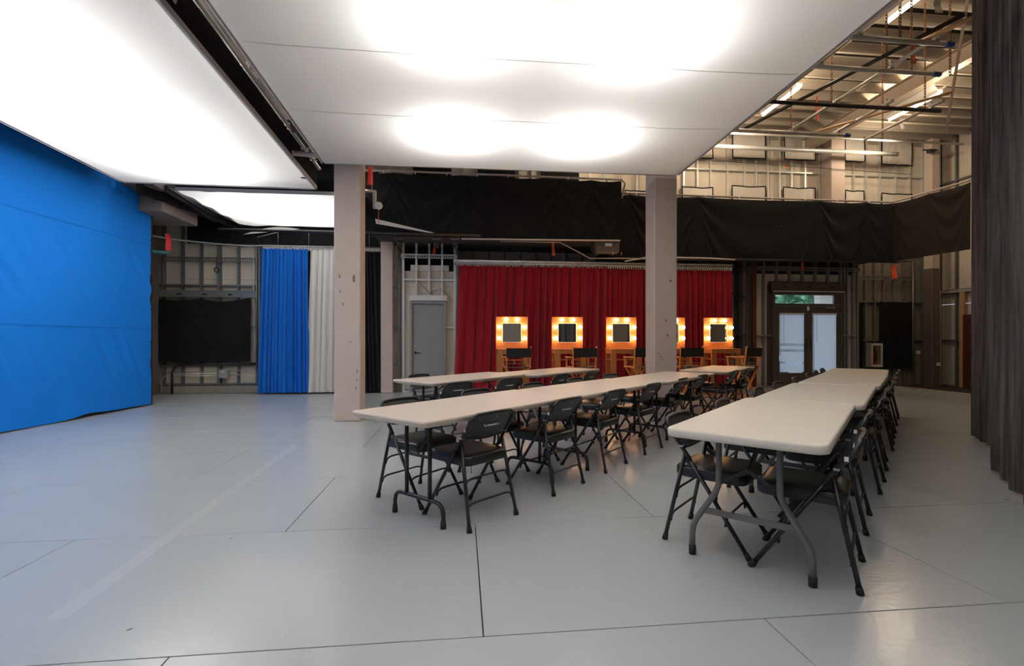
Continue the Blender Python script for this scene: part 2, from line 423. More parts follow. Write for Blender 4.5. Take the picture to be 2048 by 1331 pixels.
struct(MB().box((14.5, -6, -.15), (14.6, 5, 7.3)).build('wall_right', M['sheath']), 'plain right wall towards the camera')
struct(MB().box((-8.7, -6, -.15), (-8.6, 13.3, 7.3)).build('wall_left', M['sheath']), 'plain left wall behind the blue screen')
struct(MB().box((-8.7, -6.1, -.15), (14.6, -6, 7.3)).build('wall_front', M['sheath']), 'plain wall behind the camera')
struct(MB().box((-8.6, 13.3, 3.5), (-3, 13.4, 7.3)).build('wall_back', M['slab']), 'dark upper wall at the left')
struct(MB().box((-8.6, 11.9, -.15), (-7.5, 12, 7.3)).build('wall_back', M['slab']), 'dark corner wall at the left')
for lo, hi in (((-8.6, 12.42, -.15), (7.4, 12.5, 4.55)), ((-8.6, 13.36, 4.4), (7.4, 13.42, 7.3)), ((7.46, 11.82, 2.72), (10.40, 11.86, 3.9)), ((10.5, 13.36, -.15), (14.6, 13.42, 7.3)), ((7.4, 13.36, 3.3), (10.5, 13.42, 7.3)), ((7.5, 11.76, 3.9), (10.4, 13.3, 3.95))):
    struct(MB().box(lo, hi).build('wall_back', M['slab']), 'dark outer wall behind the stud framing')
# roof
ce = holder('ceiling', 'dark roof deck with pale joists')
MB().box((-8.7, -6.1, 7.32), (14.6, 13.4, 7.5)).build('roof_deck', M['deck_steel'], ce)
j0 = None
for i in range(26):
    y = 1.7+i*.46
    if j0 is None:
        mb = MB().box((4.2, -.028, 7.1), (14.45, .028, 7.112)).box((4.2, -.004, 7.112), (14.45, .004, 7.3)).box((4.2, -.04, 7.3), (14.45, .04, 7.312))
        j0 = mb.build('joist', M['joist'], ce, (0, y, 0))
    else: share(j0, 'joist', ce, (0, y, 0))
def ibeam(name, a, b, h, wd, m, parent=None):
    mb = MB(); a = Vector(a); b = Vector(b)
    mb.bar(a, b, wd, .014); mb.bar(a+Vector((0, 0, h)), b+Vector((0, 0, h)), wd, .014); mb.bar(a+Vector((0, 0, h/2)), b+Vector((0, 0, h/2)), .012, h)
    return mb.build(name, m, parent)
ibeam('roof_beam', (10, -4, 6.75), (10, 13.1, 6.75), .33, .2, M['ibeam'], ce)
ibeam('roof_beam', (4.1, -4, 6.75), (4.1, 13.1, 6.75), .33, .2, M['ibeam'], ce)
ibeam('roof_beam', (-2.25, 2, 5.9), (-2.25, 13.1, 5.9), .33, .2, M['brown'], ce)
for y in (7.6, 11.0):
    ibeam('roof_beam', (-8, y, 5.7), (4, y, 5.7), .3, .2, M['brown'], ce)

# columns
def column(x0, y0, wx, wy, z0, z1, label, m='column', chips=()):
    t = thing('column', label, 'column', (x0+wx/2, y0+wy/2, z0))
    MB().bbox((-wx/2, -wy/2, 0), (wx/2, wy/2, z1-z0), .012).build('column_shaft', M[m], t)
    for cx, cz, cw, chh in chips:
        MB().lathe([(.001, 0), (.9, .02), (1, .05), (.6, .0)], n=7, mtx=Matrix.Translation((cx, -wy/2-.001, cz)) @ Matrix.Rotation(PI/2, 4, 'X') @ Matrix.Diagonal((cw, chh, .03, 1))).build('paint_chip', M['chip'], t)
    return t
column(-1.905, 7.44, .385, .385, 0, 7.1, 'tan column at left with chipped paint, beside the grey ceiling edge',
       chips=((-.11, 2.18, .012, .03), (-.1, 1.95, .01, .022), (-.06, 1.76, .012, .024), (.10, 2.15, .02, .06), (.05, 1.2, .01, .012), (.15, .75, .008, .03), (.13, .5, .008, .03), (.14, .62, .007, .02)))
column(3.16, 7.62, .39, .39, 0, 7.1, 'tan column at right standing behind the middle table row',
       chips=((.0, 1.55, .014, .02), (.03, 1.3, .014, .03), (-.09, .95, .012, .02), (-.12, 1.0, .01, .02), (.08, 2.2, .02, .02), (-.05, .9, .012, .012)))
column(-1.86, 11.36, .27, .27, 0, 4.4, 'narrow tan column right of the black curtain', 'column')
column(-7.13, 11.30, .33, .33, 0, 4.4, 'dark brown column beside the far edge of the blue screen', 'brown')
column(10.56, 12.75, .43, .43, 3.9, 7.1, 'wide tan column on the upper back wall', 'column')
column(13.6, 12.6, .26, .26, 3.3, 7.1, 'tan column high in the far right corner of the hall', 'column')
column(13.6, 12.6, .27, .27, -.15, 3.3, 'low part of the far right corner column, its shade painted in dark brown', 'brown')  # continues the tan column; its shade is put into the brown colour

# slotted cable tray strips along the walls
def tray(A, B, z, label, m='steel'):
    A = Vector((*A, z)); B = Vector((*B, z)); L = (B-A).length
    t = thing('slotted_strip', label, 'metal strip', A, math.atan2(B.y-A.y, B.x-A.x), 'slotted metal strips along the walls')
    MB().box((0, -.012, .075), (L, 0, .10)).box((0, -.03, .097), (L, 0, .10)).build('rail', M[m], t)
    MB().box((0, -.012, 0), (L, 0, .02)).box((0, -.03, 0), (L, 0, .003)).build('rail', M[m], t)
    r = MB(); n = int(L/.05)
    for i in range(n+1): r.box((i*L/n-.011, -.011, .02), (i*L/n+.011, 0, .075))
    o = r.build('rung_row', M[m], t); o['kind'] = 'stuff'
    return t
tray((-7.0, 11.69), (-4.72, 11.69), 3.02, 'slotted metal strip above the black drape in the left recess')
tray((-1.40, 11.43), (-.12, 11.43), 3.14, 'bright slotted metal strip above the grey door', 'steel_br')
tray((7.33, 12.6), (7.33, 11.7), 3.02, 'short slotted strip turning the corner right of the red curtains')
tray((7.34, 11.63), (10.44, 11.63), 3.02, 'slotted metal strip above the glazed double door')
tray((10.5, 13.13), (13.5, 13.13), 3.02, 'slotted metal strip above the black panel in the right recess')
t_ = tray((14.43, 13.0), (14.43, 11.6), 2.62, 'short slotted strip at the far right edge above the dark red post', 'steel_br')

# ------------------------------------------------------------------ grey door
d1 = holder('door_1', 'grey steel door in a metal frame')
MB().box((DX0, 11.40, 0), (DX0+.05, 11.55, DZ)).box((DX1-.05, 11.40, 0), (DX1, 11.55, DZ)).box((DX0+.05, 11.40, DZ-.05), (DX1-.05, 11.55, DZ)).build('door_frame', M['doorgrey'], d1)
MB().bbox((DX0+.053, 11.47, .01), (DX1-.053, 11.515, DZ-.054), .003).build('door_leaf', M['doorgrey'], d1)
hx, hz = DX0+.13, .93
h = MB().lathe([(0, 0), (.028, 0), (.028, .012), (0, .014)], mtx=Matrix.Translation((hx, 11.468, hz)) @ Matrix.Rotation(PI/2, 4, 'X'))
h.tube([(hx, 11.46, hz), (hx, 11.42, hz), (hx+.03, 11.415, hz-.002), (hx+.13, 11.415, hz-.012)], .010)
h.build('lever_handle', M['rubber'], d1)
MB().lathe([(0, 0), (.024, 0), (.024, .012), (.012, .014), (.012, .006), (0, .006)], mtx=Matrix.Translation((hx-.01, 11.468, hz+.16)) @ Matrix.Rotation(PI/2, 4, 'X')).build('lock', M['chrome'], d1)
MB().bar((DX0-.02, 11.41, DZ+.08), (DX1+.02, 11.41, DZ+.08), .04, .13).build('head_channel', M['steel_br'], d1)
MB().bar((DX0+.02, 11.39, DZ+.01), (DX1-.02, 11.39, DZ+.01), .02, .012).build('drip_strip', M['rubber'], d1)
MB().tube([(-.96, 11.40, 2.55), (-.72, 11.40, 2.30)], .012, 6).tube([(-.72, 11.40, 2.36), (-.5, 11.40, 2.43), (-.22, 11.40, 2.18)], .008, 6).build('conduit', M['steel'], d1)
MB().bar((-.76, 11.52, 2.35), (-.76, 11.52, 3.7), .02, .02).build('conduit', M['darkpipe'], d1)
struct(MB().bbox((-1.20, 11.53, 2.86), (-.30, 11.57, 3.0), .004).build('trim_3', M['whitecurt']), 'white board between the studs above the grey door')

# ------------------------------------------------------------------ glazed double door
d2 = holder('door_2', 'dark double door with blinds behind the glass and a transom window')
YD = 11.66
def bx(lo, hi, name, m, p=d2, b=.003): return MB().bbox(lo, hi, b).build(name, M[m], p)
bx((FX0, YD-.05, 0), (FX0+.06, YD+.09, FZ), 'door_frame', 'bronze'); bx((FX1-.06, YD-.05, 0), (FX1, YD+.09, FZ), 'door_frame', 'bronze')
bx((FX0+.06, YD-.05, FZ-.07), (FX1-.06, YD+.09, FZ), 'door_frame', 'bronze'); bx((FX0+.06, YD-.05, 2.10), (FX1-.06, YD+.09, 2.17), 'transom_bar', 'bronze')
bx((FX0-.03, YD-.07, FZ+.03), (FX1+.05, YD+.02, FZ+.24), 'head_plate', 'header'); bx((FX0+.01, YD-.08, FZ+.005), (FX1+.02, YD-.02, FZ+.026), 'head_strip', 'whitecurt')
for i in range(3):
    xx = FX0+.28+i*.66
    bx((xx, YD-.073, FZ+.12), (xx+.09, YD-.068, FZ+.15), 'slot', 'rubber')
MB().box((FX0-.06, 11.70, FZ-.01), (FX1+.08, 11.76, FZ+.28)).box((FX0-.08, 11.70, 0), (FX0-.002, 11.76, FZ+.2)).box((FX1+.002, 11.70, 0), (FX1+.09, 11.76, FZ+.2)).build('frame_backing', M['bronze'], d2)
tr = bx((FX0+.06, YD+.01, 2.17), (FX1-.06, YD+.018, FZ-.07), 'window_pane', 'glass')
MB().box((FX1-.24, YD-.02, 2.17), (FX1-.06, YD+.03, FZ-.07)).build('transom_bar', M['bronze'], d2)
mid = (FX0+FX1)/2
for k, (xa, xb) in enumerate(((FX0+.065, mid-.004), (mid+.004, FX1-.065))):
    gx0, gx1 = (xa+.13, xb-.12) if k == 0 else (xa+.13, xb-.14)
    lf = MB()
    for lo, hi in (((xa, .01), (gx0, 2.095)), ((gx1, .01), (xb, 2.095)), ((gx0, .01), (gx1, .37)), ((gx0, 1.91), (gx1, 2.095))):
        lf.bbox((lo[0], YD-.02, lo[1]), (hi[0], YD+.028, hi[1]), .003)
    lo_ = lf.build('door_leaf', M['bronze'], d2)
    bx((gx0, YD+.002, .37), (gx1, YD+.008, 1.91), 'window_pane', 'glass', lo_, .001)
    MB().tube([(xb-.06 if k == 0 else xa+.06, YD-.02, .98), (xb-.06 if k == 0 else xa+.06, YD-.06, 1.0), (xb-.06 if k == 0 else xa+.06, YD-.06, 1.22), (xb-.06 if k == 0 else xa+.06, YD-.02, 1.24)], .013, 8).build('pull_handle', M['rubber'], lo_)
    for z in (.3, 1.05, 1.8):
        hxp = xa-.01 if k == 0 else xb+.01
        MB().tube([(hxp, YD-.028, z), (hxp, YD-.028, z+.1)], .010, 6).build('hinge', M['steel'], lo_)
    # blind
    bl = MB(); ns = 40; zt, zb = 1.885, .40
    def slat(i): return zt-(zt-zb)*i/ns
    for i in range(ns):
        z = slat(i); sag = 0
        if k == 0 and i in (20, 21, 24, 25, 33): sag = .016
        bl.add([(gx0-.005, YD-.045, z-sag), (gx1+.005, YD-.045, z-sag*.2), (gx1+.005, YD-.037, z-(zt-zb)/ns*(.72 if sag else 1.0)), (gx0-.005, YD-.037, z-(zt-zb)/ns*(.72 if sag else 1.0))], [(0, 1, 2, 3)])
    o = bl.build('blind_slats', M['blind'], lo_); o['kind'] = 'stuff'
    bx((gx0-.015, YD-.06, 1.885), (gx1+.015, YD-.025, 1.925), 'blind_rail', 'whitecurt', lo_)
    MB().tube([(gx0+.09, YD-.065, 1.88), (gx0+.09, YD-.065, 1.18)], .004, 5).build('blind_wand', M['steel'], lo_)
MB().box((FX1-.52, YD-.09, 2.045), (FX1-.26, YD-.03, 2.09)).bar((FX1-.56, YD-.08, 2.12), (FX1-.18, YD-.14, 2.15), .02, .012).build('door_closer', M['steel'], d2)
MB().box((mid-.022, YD-.05, 1.99), (mid+.022, YD-.02, 2.14)).build('latch_plate', M['whitecurt'], d2)
MB().box((mid-.012, YD-.035, .01), (mid+.012, YD-.02, 2.095)).build('astragal', M['bronze'], d2)
struct(MB().bbox((7.4, 11.58, 0), (FX0-.01, 11.66, .045), .004).build('trim_4', M['steel']), 'metal sill track left of the double door')
struct(MB().bar((7.46, 11.60, 0), (7.46, 11.60, 3.8), .1, .07).build('trim_5', M['redoxide']), 'red oxide steel post at the corner beside the double door')
# outside, seen through the glass
struct(MB().box((4, 13.9, -.25), (26, 40, -.2)).build('ground_outside', M['asphalt']), 'paving outside the double door')
hb = MB()
for i in range(700):
    p = Vector((random.uniform(9, 17.2), random.uniform(20.5, 21.5), random.uniform(1.2, 4.8))); s_ = random.uniform(.15, .3)
    q = Matrix.Translation(p) @ Matrix.Rotation(random.uniform(0, 6), 4, Vector((random.random(), random.random(), .3)).normalized())
    hb.add([(-s_, 0, -s_*.6), (s_, 0, -s_*.6), (s_*.4, .06, s_), (-s_*.6, .05, s_)], [(0, 1, 2, 3)], False, q)
hb.box((9, 21.3, -.2), (17.6, 21.8, 4.2))
tag(hb.build('hedge', M['leaf']), 'green hedge seen through the transom window above the double door', 'hedge', kind='stuff')
struct(MB().box((17.7, 21, -.2), (21, 23, 6)).build('wall_outside', M['leafp']), 'pale wall outside beyond the double door')
cr = thing('parked_car', 'white parked car glimpsed through the bent blind slats', 'car', (13.2, 17.6, -.2))
MB().bbox((-2.1, -.85, .3), (2.1, .85, .85), .12).build('car_body', M['carwhite'], cr)
MB().add([(-1.3, -.75, .85), (1.5, -.75, .85), (.9, -.6, 1.4), (-.7, -.6, 1.4), (-1.3, .75, .85), (1.5, .75, .85), (.9, .6, 1.4), (-.7, .6, 1.4)], [(0, 1, 2, 3), (1, 5, 6, 2), (5, 4, 7, 6), (4, 0, 3, 7), (3, 2, 6, 7)]).build('cabin', M['bronze'], cr)
for wx in (-1.35, 1.35):
    for wy in (-.85, .7):
        MB().lathe([(0, 0), (.32, 0), (.34, .05), (.34, .12), (.32, .17), (0, .17)], mtx=Matrix.Translation((wx, wy+.16, .32)) @ Matrix.Rotation(PI/2, 4, 'X')).build('wheel', M['rubber'], cr)

# ------------------------------------------------------------------ mezzanine behind the valances
mz = holder('mezzanine', 'dark walkway floor behind the black valances')
MB().box((-1.9, 10.42, 3.5), (3.5, 13.1, 3.62)).box((3.5, 11.12, 3.3), (10.9, 13.1, 3.42)).build('walkway_slab', M['slab'], mz)
MB().bar((-1.9, 10.4, 3.48), (3.5, 10.4, 3.48), .06, .14).bar((3.5, 11.1, 3.28), (10.9, 11.1, 3.28), .06, .12).build('edge_beam', M['slab'], mz)

# ================================================================== FABRIC
def lerp(a, b, t): return a+(b-a)*t
def pleats(name, m, top, bot, z0, z1, folds, amp, seed, nu=None, nv=14, tight=.45, lean=0, parent=None, hemwave=0):
    rnd = random.Random(seed); ph = [rnd.uniform(0, 6.28) for _ in range(8)]
    def along(path, u):
        L = [0]
        for a, b in zip(path, path[1:]): L.append(L[-1]+math.hypot(b[0]-a[0], b[1]-a[1]))
        s = u*L[-1]
        for i in range(len(path)-1):
            if s <= L[i+1] or i == len(path)-2:
                f = (s-L[i])/(L[i+1]-L[i]); a, b = path[i], path[i+1]
                t = Vector((b[0]-a[0], b[1]-a[1])).normalized(); return Vector((lerp(a[0], b[0], f), lerp(a[1], b[1], f))), t
    def fn(u, v):
        pt, t = along(top, u); pb, _ = along(bot, u); p = pt.lerp(pb, v)
        uu = u+.012*math.sin(3*u*6.28+ph[0])+.006*math.sin(11*u*6.28+ph[1])+.004*v*math.sin(7*u*6.28+ph[6])
        a = 6.2832*folds*uu
        A = amp*(tight+(1-tight)*min(1, v*1.6))*(1+.35*math.sin(5*u*6.28+ph[2]))
        o = A*(math.sin(a)+.35*math.sin(1.9*a+ph[3]+v*.8)+.25*math.sin(.5*a+ph[4]-v*1.3))
        if v < .12: o += amp*.35*(1-v/.12)*math.sin(2.6*a+ph[5])
        n = Vector((-t.y, t.x))
        q = p+n*o+t*(.35*A*math.cos(a))
        z = lerp(z1, z0, v)
        if v == 0: z += .012*math.sin(2.6*a)
        if v == 1: z += hemwave*math.sin(a*.37+ph[0])
        return (q.x, q.y, z)
    return MB().grid(fn, nu or folds*14, nv).build(name, M[m], parent)
# blue screen
def XB(y): return -5.955+.048*(y-7.15)
def blue_fn(u, v):
    y = lerp(-3.2, 9.72, u); z = lerp(4.35, .012, v)
    x = XB(y)
    d = 0
    for k, (pz, h) in enumerate(((1.43, 1.42), (3.0, 1.57))):
        if pz-h < z <= pz:
            t = (pz-z)/h
            s = y-.42*t*h*(1+.6*k)            # creases run down and away
            f = math.sin(s*17+1.6*math.sin(s*2.1)+k*2)+.6*math.sin(s*29+2.2*math.sin(s*1.3)+1)
            g = noise.noise(Vector((s*1.6, t*1.5, k*4)))
            d += .024*f*(.35+.9*g)*math.sin(PI*min(1, t*1.02+.03))**.5*(1.0 if k == 0 else .8)
    if z < .5: d += .05*(1-z/.5)*math.exp(-((y-8.0)/.28)**2)
    d += .03*noise.noise(Vector((y*.6, z*.7, 3)))
    zz = z+(.03*(1-min(1, z/.3)))*(.4+.4*math.sin(y*2.3)+1.2*math.exp(-((y-8.25)/.3)**2))
    return (x+d, y, zz)
bs = thing('blue_screen', 'tall bright blue fabric screen stretched along the left side', 'fabric screen', (-5.95, 4, 0))
bs.location = (0, 0, 0)
MB().grid(blue_fn, 330, 90).build('screen_cloth', M['blue'], bs)
for z in (1.43, 3.0):
    MB().grid(lambda u, v: (XB(lerp(-3.2, 9.72, u))+.004+.03*noise.noise(Vector((lerp(-3.2, 9.72, u)*.6, z*.7, 3))), lerp(-3.2, 9.72, u), z+.010-v*.02), 60, 1).build('seam', M['blueseam'], bs)
MB().bar((XB(9.72)-.03, 9.75, 0), (XB(9.72)-.03, 9.75, 4.35), .05, .05).bar((XB(-3.2)-.04, -3.2, 4.38), (XB(9.72)-.03, 9.75, 4.38), .05, .05).build('frame', M['darkpipe'], bs)
for z in (3.78, 3.1, 2.45, 1.8, 1.18, .55):
    MB().lathe([(0, 0), (.012, 0), (.012, .02), (0, .022)], (XB(9.7)+.01, 9.715, z), 7).build('grommet', M['rubber'], bs)

YC = 11.40
def strip(px0, px1, y=YC): return [(atY(px0, 600, y)[0], y), (atY(px1, 600, y)[0], y)]
tag(pleats('curtain', 'bluecurt', strip(523, 615), strip(514, 618), .03, 3.30, 13, .042, 1, tight=.6), 'bright blue pleated curtain hanging left of the white curtain', 'curtain')
tag(pleats('curtain', 'black', strip(612, 640, YC+.12), strip(610, 640, YC+.12), .04, 3.28, 4, .02, 31), 'sliver of black curtain showing behind the blue and white curtains', 'curtain')
tag(pleats('curtain', 'whitecurt', [(atY(621, 0, YC)[0], YC), (atY(690, 0, YC)[0], YC)], [(atY(611, 0, YC)[0], YC), (atY(690, 0, YC)[0], YC)], .03, 3.28, 6, .045, 2, tight=.7), 'off-white pleated curtain half hidden by the left tan column', 'curtain')
tag(pleats('curtain', 'black', strip(694, 764), strip(692, 777), .03, 3.27, 10, .045, 3, tight=.6), 'black pleated curtain right of the left tan column', 'curtain')
YR = 11.25
xa, xm, xb = atY(916, 600, YR)[0], atY(1212, 600, YR)[0], atY(1463, 600, YR)[0]
tag(pleats('curtain', 'red', [(xa+.03, YR), (xm+.03, YR)], [(xa-.10, YR), (xm-.02, YR)], .03, 2.96, 19, .065, 4, tight=.5, nv=20), 'deep red velour curtain, the left one, behind the three left vanities', 'curtain', 'red velour curtains on the track')
tag(pleats('curtain', 'red', [(xm-.02, YR+.03), (xb, YR)], [(xm-.06, YR+.03), (xb, YR)], .03, 2.94, 24, .05, 5, tight=.55, nv=20), 'deep red velour curtain, the right one, behind the right tan column', 'curtain', 'red velour curtains on the track')
pb = MB()
def heap(cx, cy, r, h):
    def fn(u, v):
        a = u*6.2832; rr = r*(1-v)*(1+.18*math.sin(5*a+v*3)+.1*math.sin(9*a)); return (cx+1.5*rr*math.cos(a), cy+.6*rr*math.sin(a), .01+h*math.sin(v*PI/2)*(1+.12*math.sin(7*a)))
    pb.grid(fn, 40, 8)
heap(.75, 10.95, .33, .22)
tag(pb.build('fabric_pile', M['red']), 'heap of gathered red cloth on the floor at the foot of the red curtain', 'cloth pile')
# charcoal curtains at right
c1, c2 = atZ(1942, 873, 0), atZ(1992, 906, 0)
dl = Vector((c2[0]-c1[0], c2[1]-c1[1]))
t1, t2 = (c1[0]+.02, c1[1]+.0), c2
tag(pleats('curtain', 'greycurt', [t1, t2], [c1, c2], .04, 6.4, 5, .028, 11, tight=.9, nv=24), 'charcoal curtain, the farther of the two hanging at the right edge', 'curtain')
e1, e2, e3 = atZ(1979, 930, 0), atZ(2055, 1016, 0), (2.7, 1.55)
tag(pleats('curtain', 'greycurt', [e1, e2, e3], [e1, e2, e3], .03, 6.4, 9, .028, 12, nu=420, tight=.9, nv=24), 'charcoal curtain, the nearer and larger one at the right edge', 'curtain')

# black valances on the mezzanine rail
def valance(pts, z0, z1, hooks, seed, label, m='blackv', amp=.045):
    a, b = Vector(pts[0]), Vector(pts[1]); L = (b-a).length; t = (b-a)/L; n = Vector((t.y, -t.x))
    hk = [h_*L for h_ in hooks]
    rnd = random.Random(seed); sc_ = [rnd.uniform(.5, 1.3) for _ in hk]
    def fn(u, v):
        s = u*L; dep = v*(z1-z0); o = 0; sag = 0
        for i in range(len(hk)-1):
            if hk[i] <= s <= hk[i+1]:
                c = (hk[i]+hk[i+1])/2; h2 = (hk[i+1]-hk[i])/2; q = (s-c)/h2; sh = max(.04, 1-q*q)
                fam = dep/(sh**.8); o = amp*sc_[i]*math.sin(fam*8.5/(.5+.5*h2))*sh**.3*math.exp(-fam*.35)*min(1, h2*1.2)
                sag = .03*sh
        o += .02*noise.noise(Vector((s*.9, dep*.8, seed)))
        p = a+t*s+n*o
        return (p.x, p.y, z1-sag*(1-v)-dep)
    return MB().grid(fn, max(60, int(L*34)), 46).build('valance', M[m], None)
YV1, YV2 = 10.3, 11.0
v1a, v1b = atY(722, 350, YV1)[0], atY(1243, 360, YV1)[0]
tag(valance([(v1a, YV1), (v1b, YV1)], 3.44, 4.74, (0, .12, .38, .76, .88, 1), 3, ''), 'wide black swagged valance between the two tan columns', 'valance')
v2b = atY(1787, 400, YV2)[0]
tag(valance([(v1b-.1, YV2), (v2b, YV2)], 3.22, 4.66, (0, .07, .3, .73, .90, 1), 5, ''), 'long black valance running right from the right tan column', 'valance')
v3 = (11.02, 9.35)
tag(valance([(v2b, YV2), v3], 3.2, 4.66, (0, .5, 1), 8, '', m='brownblack'), 'short dark brown-black valance turning the corner at the right', 'valance')
# rails
def pipe_thing(name, pts, r, m, label, cat='pipe', group=None, n=8):
    return tag(MB().tube(pts, r, n).build(name, M[m]), label, cat, group)
def rail(pts, posts, label, m='column'):
    t = thing('guard_rail', label, 'railing')
    MB().tube(pts, .024, 8).build('rail_pipe', M[m], t)
    for p in posts:
        MB().tube([(p[0], p[1], p[2]), (p[0], p[1], p[3])], .02, 8).build('post', M[m], t)
    return t
rail([(v1a-.3, YV1+.05, 4.80), (v1b+.02, YV1+.05, 4.78), (v1b+.10, YV1+.05, 4.70), (v1b+.10, YV1+.3, 4.45)], [(x, YV1+.05, 3.62, 4.8) for x in (-1.5, .0, 1.5, 3.2)], 'tan guard rail along the top of the wide black valance')
rail([(v1b+.05, YV2+.05, 4.70), (v2b, YV2+.05, 4.70), (v3[0], v3[1], 4.70)], [(x, YV2+.06, 3.42, 4.7) for x in (4.2, 6.0, 7.8, 9.6)], 'tan guard rail along the top of the long right valance')
# tie clips
tc0 = None
for i in range(16):
    if i < 8: p = (v1a+.45+i*.66, YV1-.0, 4.775)
    else: p = (v1b+.6+(i-8)*.86, YV2, 4.695)
    lab = 'small white cloth tie on the %s valance rail, %s from the left' % (('wide left' if i < 8 else 'long right'), ['first', 'second', 'third', 'fourth', 'fifth', 'sixth', 'seventh', 'last'][i % 8])
    if tc0 is None:
        tc0 = tag(MB().tube(arc((0, .05, 0), .03, 0, 2*PI, 10, 1), .007, 5, False).box((-.008, -.01, -.045), (.008, .0, -.012)).build('cloth_tie', M['white'], None, p), lab, 'tie', 'cloth ties along the valance rails')
    else:
        c = tc0.copy(); COL.objects.link(c); c.location = p; c['label'] = lab
# left rear black masking
tag(valance([(-6.2, 11.62), (-1.95, 11.62)], 3.42, 5.2, (0, .3, .7, 1), 9, '', m='black'), 'black masking cloth above the blue, white and black curtains', 'drape')
tag(valance([(-5.55, 8.85), (-5.1, 11.55)], 3.75, 5.2, (0, .5, 1), 10, '', m='black'), 'black masking cloth left of the rear lit ceiling', 'drape')
MB_ = MB().box((-8.5, 8.65, 5.45), (-1.95, 11.55, 5.48)); tag(MB_.build('masking_panel', M['black']), 'black masking panel above the rear lit ceiling', 'panel')

# flat cloths hung over windows
def hung(name, m, x0, x1, z0, z1, Y, label, cat='drape', amp=.02, sag=.03, seed=1, border=None, group=None, topdip=0):
    def fn(u, v):
        x = lerp(x0, x1, u); z = lerp(z1, z0, v)
        s = 1-(2*u-1)**2
        o = amp*math.sin((u*5+v*s*2.2)*2.4+seed)*(.3+v)+amp*noise.noise(Vector((x*3, z*2, seed)))
        return (x, Y-abs(o)-.005, z-sag*s*(1-v)*(1+.4*math.sin(seed+u*9))+topdip*abs(math.sin(2*PI*u))*(1-v)*-1)
    if border:
        t = thing(name, label, cat, group=group)
        MB().grid(fn, 24, 12).build('cloth', M[m], t)
        bb = MB()
        for uv in ([(i/24, 1) for i in range(25)], [(0, i/12) for i in range(13)], [(1, i/12) for i in range(13)]) + (([(i/24, 0) for i in range(25)],) if border == 2 else ()):
            bb.tube([Vector(fn(*p))+Vector((0, -.004, 0)) for p in uv], .016, 4)
        bb.build('border', M['black'], t); return t
    return tag(MB().grid(fn, 60, 26).build(name, M[m]), label, cat, group)
A = lambda px, py, Y: atY(px, py, Y)
l, r = A(298, 600, 11.62)[0], A(503, 600, 11.62)[0]
hung('window_drape', 'black', l, r, A(400, 723, 11.62)[1], A(400, 594, 11.62)[1], 11.62, 'black cloth covering the window in the left recess', amp=.035, topdip=.06, seed=2)
MB_ = MB().bbox((l, 11.60, 2.20), (r+.1, 11.66, 2.36), .004)
hp = thing('header_plate', 'grey punched steel header above the black drape in the left recess', 'metal strip')
MB_.build('plate', M['steel'], hp)
for i in range(4): MB().box((l+.05+i*.55, 11.594, 2.25), (l+.13+i*.55, 11.602, 2.28)).build('slot', M['rubber'], hp)
l2, r2 = A(1762, 600, 13.1)[0], A(1830, 600, 13.1)[0]
hung('window_drape', 'black', l2, r2, A(1800, 736, 13.1)[1], A(1800, 602, 13.1)[1], 13.14, 'black panel covering the window in the right recess', amp=.01)
l3, r3 = A(1716, 600, 13.1)[0], A(1728, 600, 13.1)[0]
hung('window_drape', 'black', l3, r3, A(1722, 735, 13.1)[1], A(1722, 606, 13.1)[1], 13.14, 'narrow black cloth left of the fire extinguisher cabinet', amp=.01)
YU = 13.145
k_ = 0
names_t = [(1372, 1425, 272, 316, 'nearest the middle lit ceiling'), (1465, 1530, 268, 317, 'second from the lit ceiling edge'), (1568, 1630, 266, 320, 'just left of the wide upper column'),
           (1690, 1728, 266, 323, 'just right of the wide upper column'), (1763, 1823, 268, 330, 'beside the far corner column')]
for i, (a, b, ya, yb, wh) in enumerate(names_t):
    m_ = (a+b)/2
    hung('window_cloth', 'muslin', A(a, ya, YU)[0], A(b, ya, YU)[0], A(m_, yb, YU)[1], A(m_, ya, YU)[1], YU, 'off-white cloth with black hem in the upper row, '+wh, 'window cloth', seed=i, border=1, sag=.02)
for i, (a, b, ya, wh) in enumerate([(1250, 1298, 381, 'left of the right tan column'), (1364, 1425, 374, 'right of the right tan column'), (1464, 1530, 372, 'below the second upper cloth'), (1566, 1630, 375, 'below the third upper cloth'),
                                (1690, 1727, 381, 'right of the wide upper column'), (1763, 1823, 387, 'beside the far corner column')]):
    m_ = (a+b)/2; zt = A(m_, ya, YU)[1]
    hung('window_cloth', 'muslin', A(a, ya, YU)[0], A(b, ya, YU)[0], zt-.75, zt, YU, 'off-white black-hemmed cloth half hidden by the valance, '+wh, 'window cloth', seed=i+7, border=2, sag=.02)
for i, (a, b) in enumerate([(826, 903), (955, 1030), (1081, 1158)]):
    m_ = (a+b)/2
    hung('window_drape', 'black', A(a, 340, YU)[0], A(b, 340, YU)[0], A(m_, 360, YU)[1]-.4, A(m_, 325, YU)[1]+.1, YU, ('black cloth high behind the wide valance, leftmost of three', 'black cloth high behind the wide valance, middle of three', 'black cloth high behind the wide valance, rightmost of three')[i])

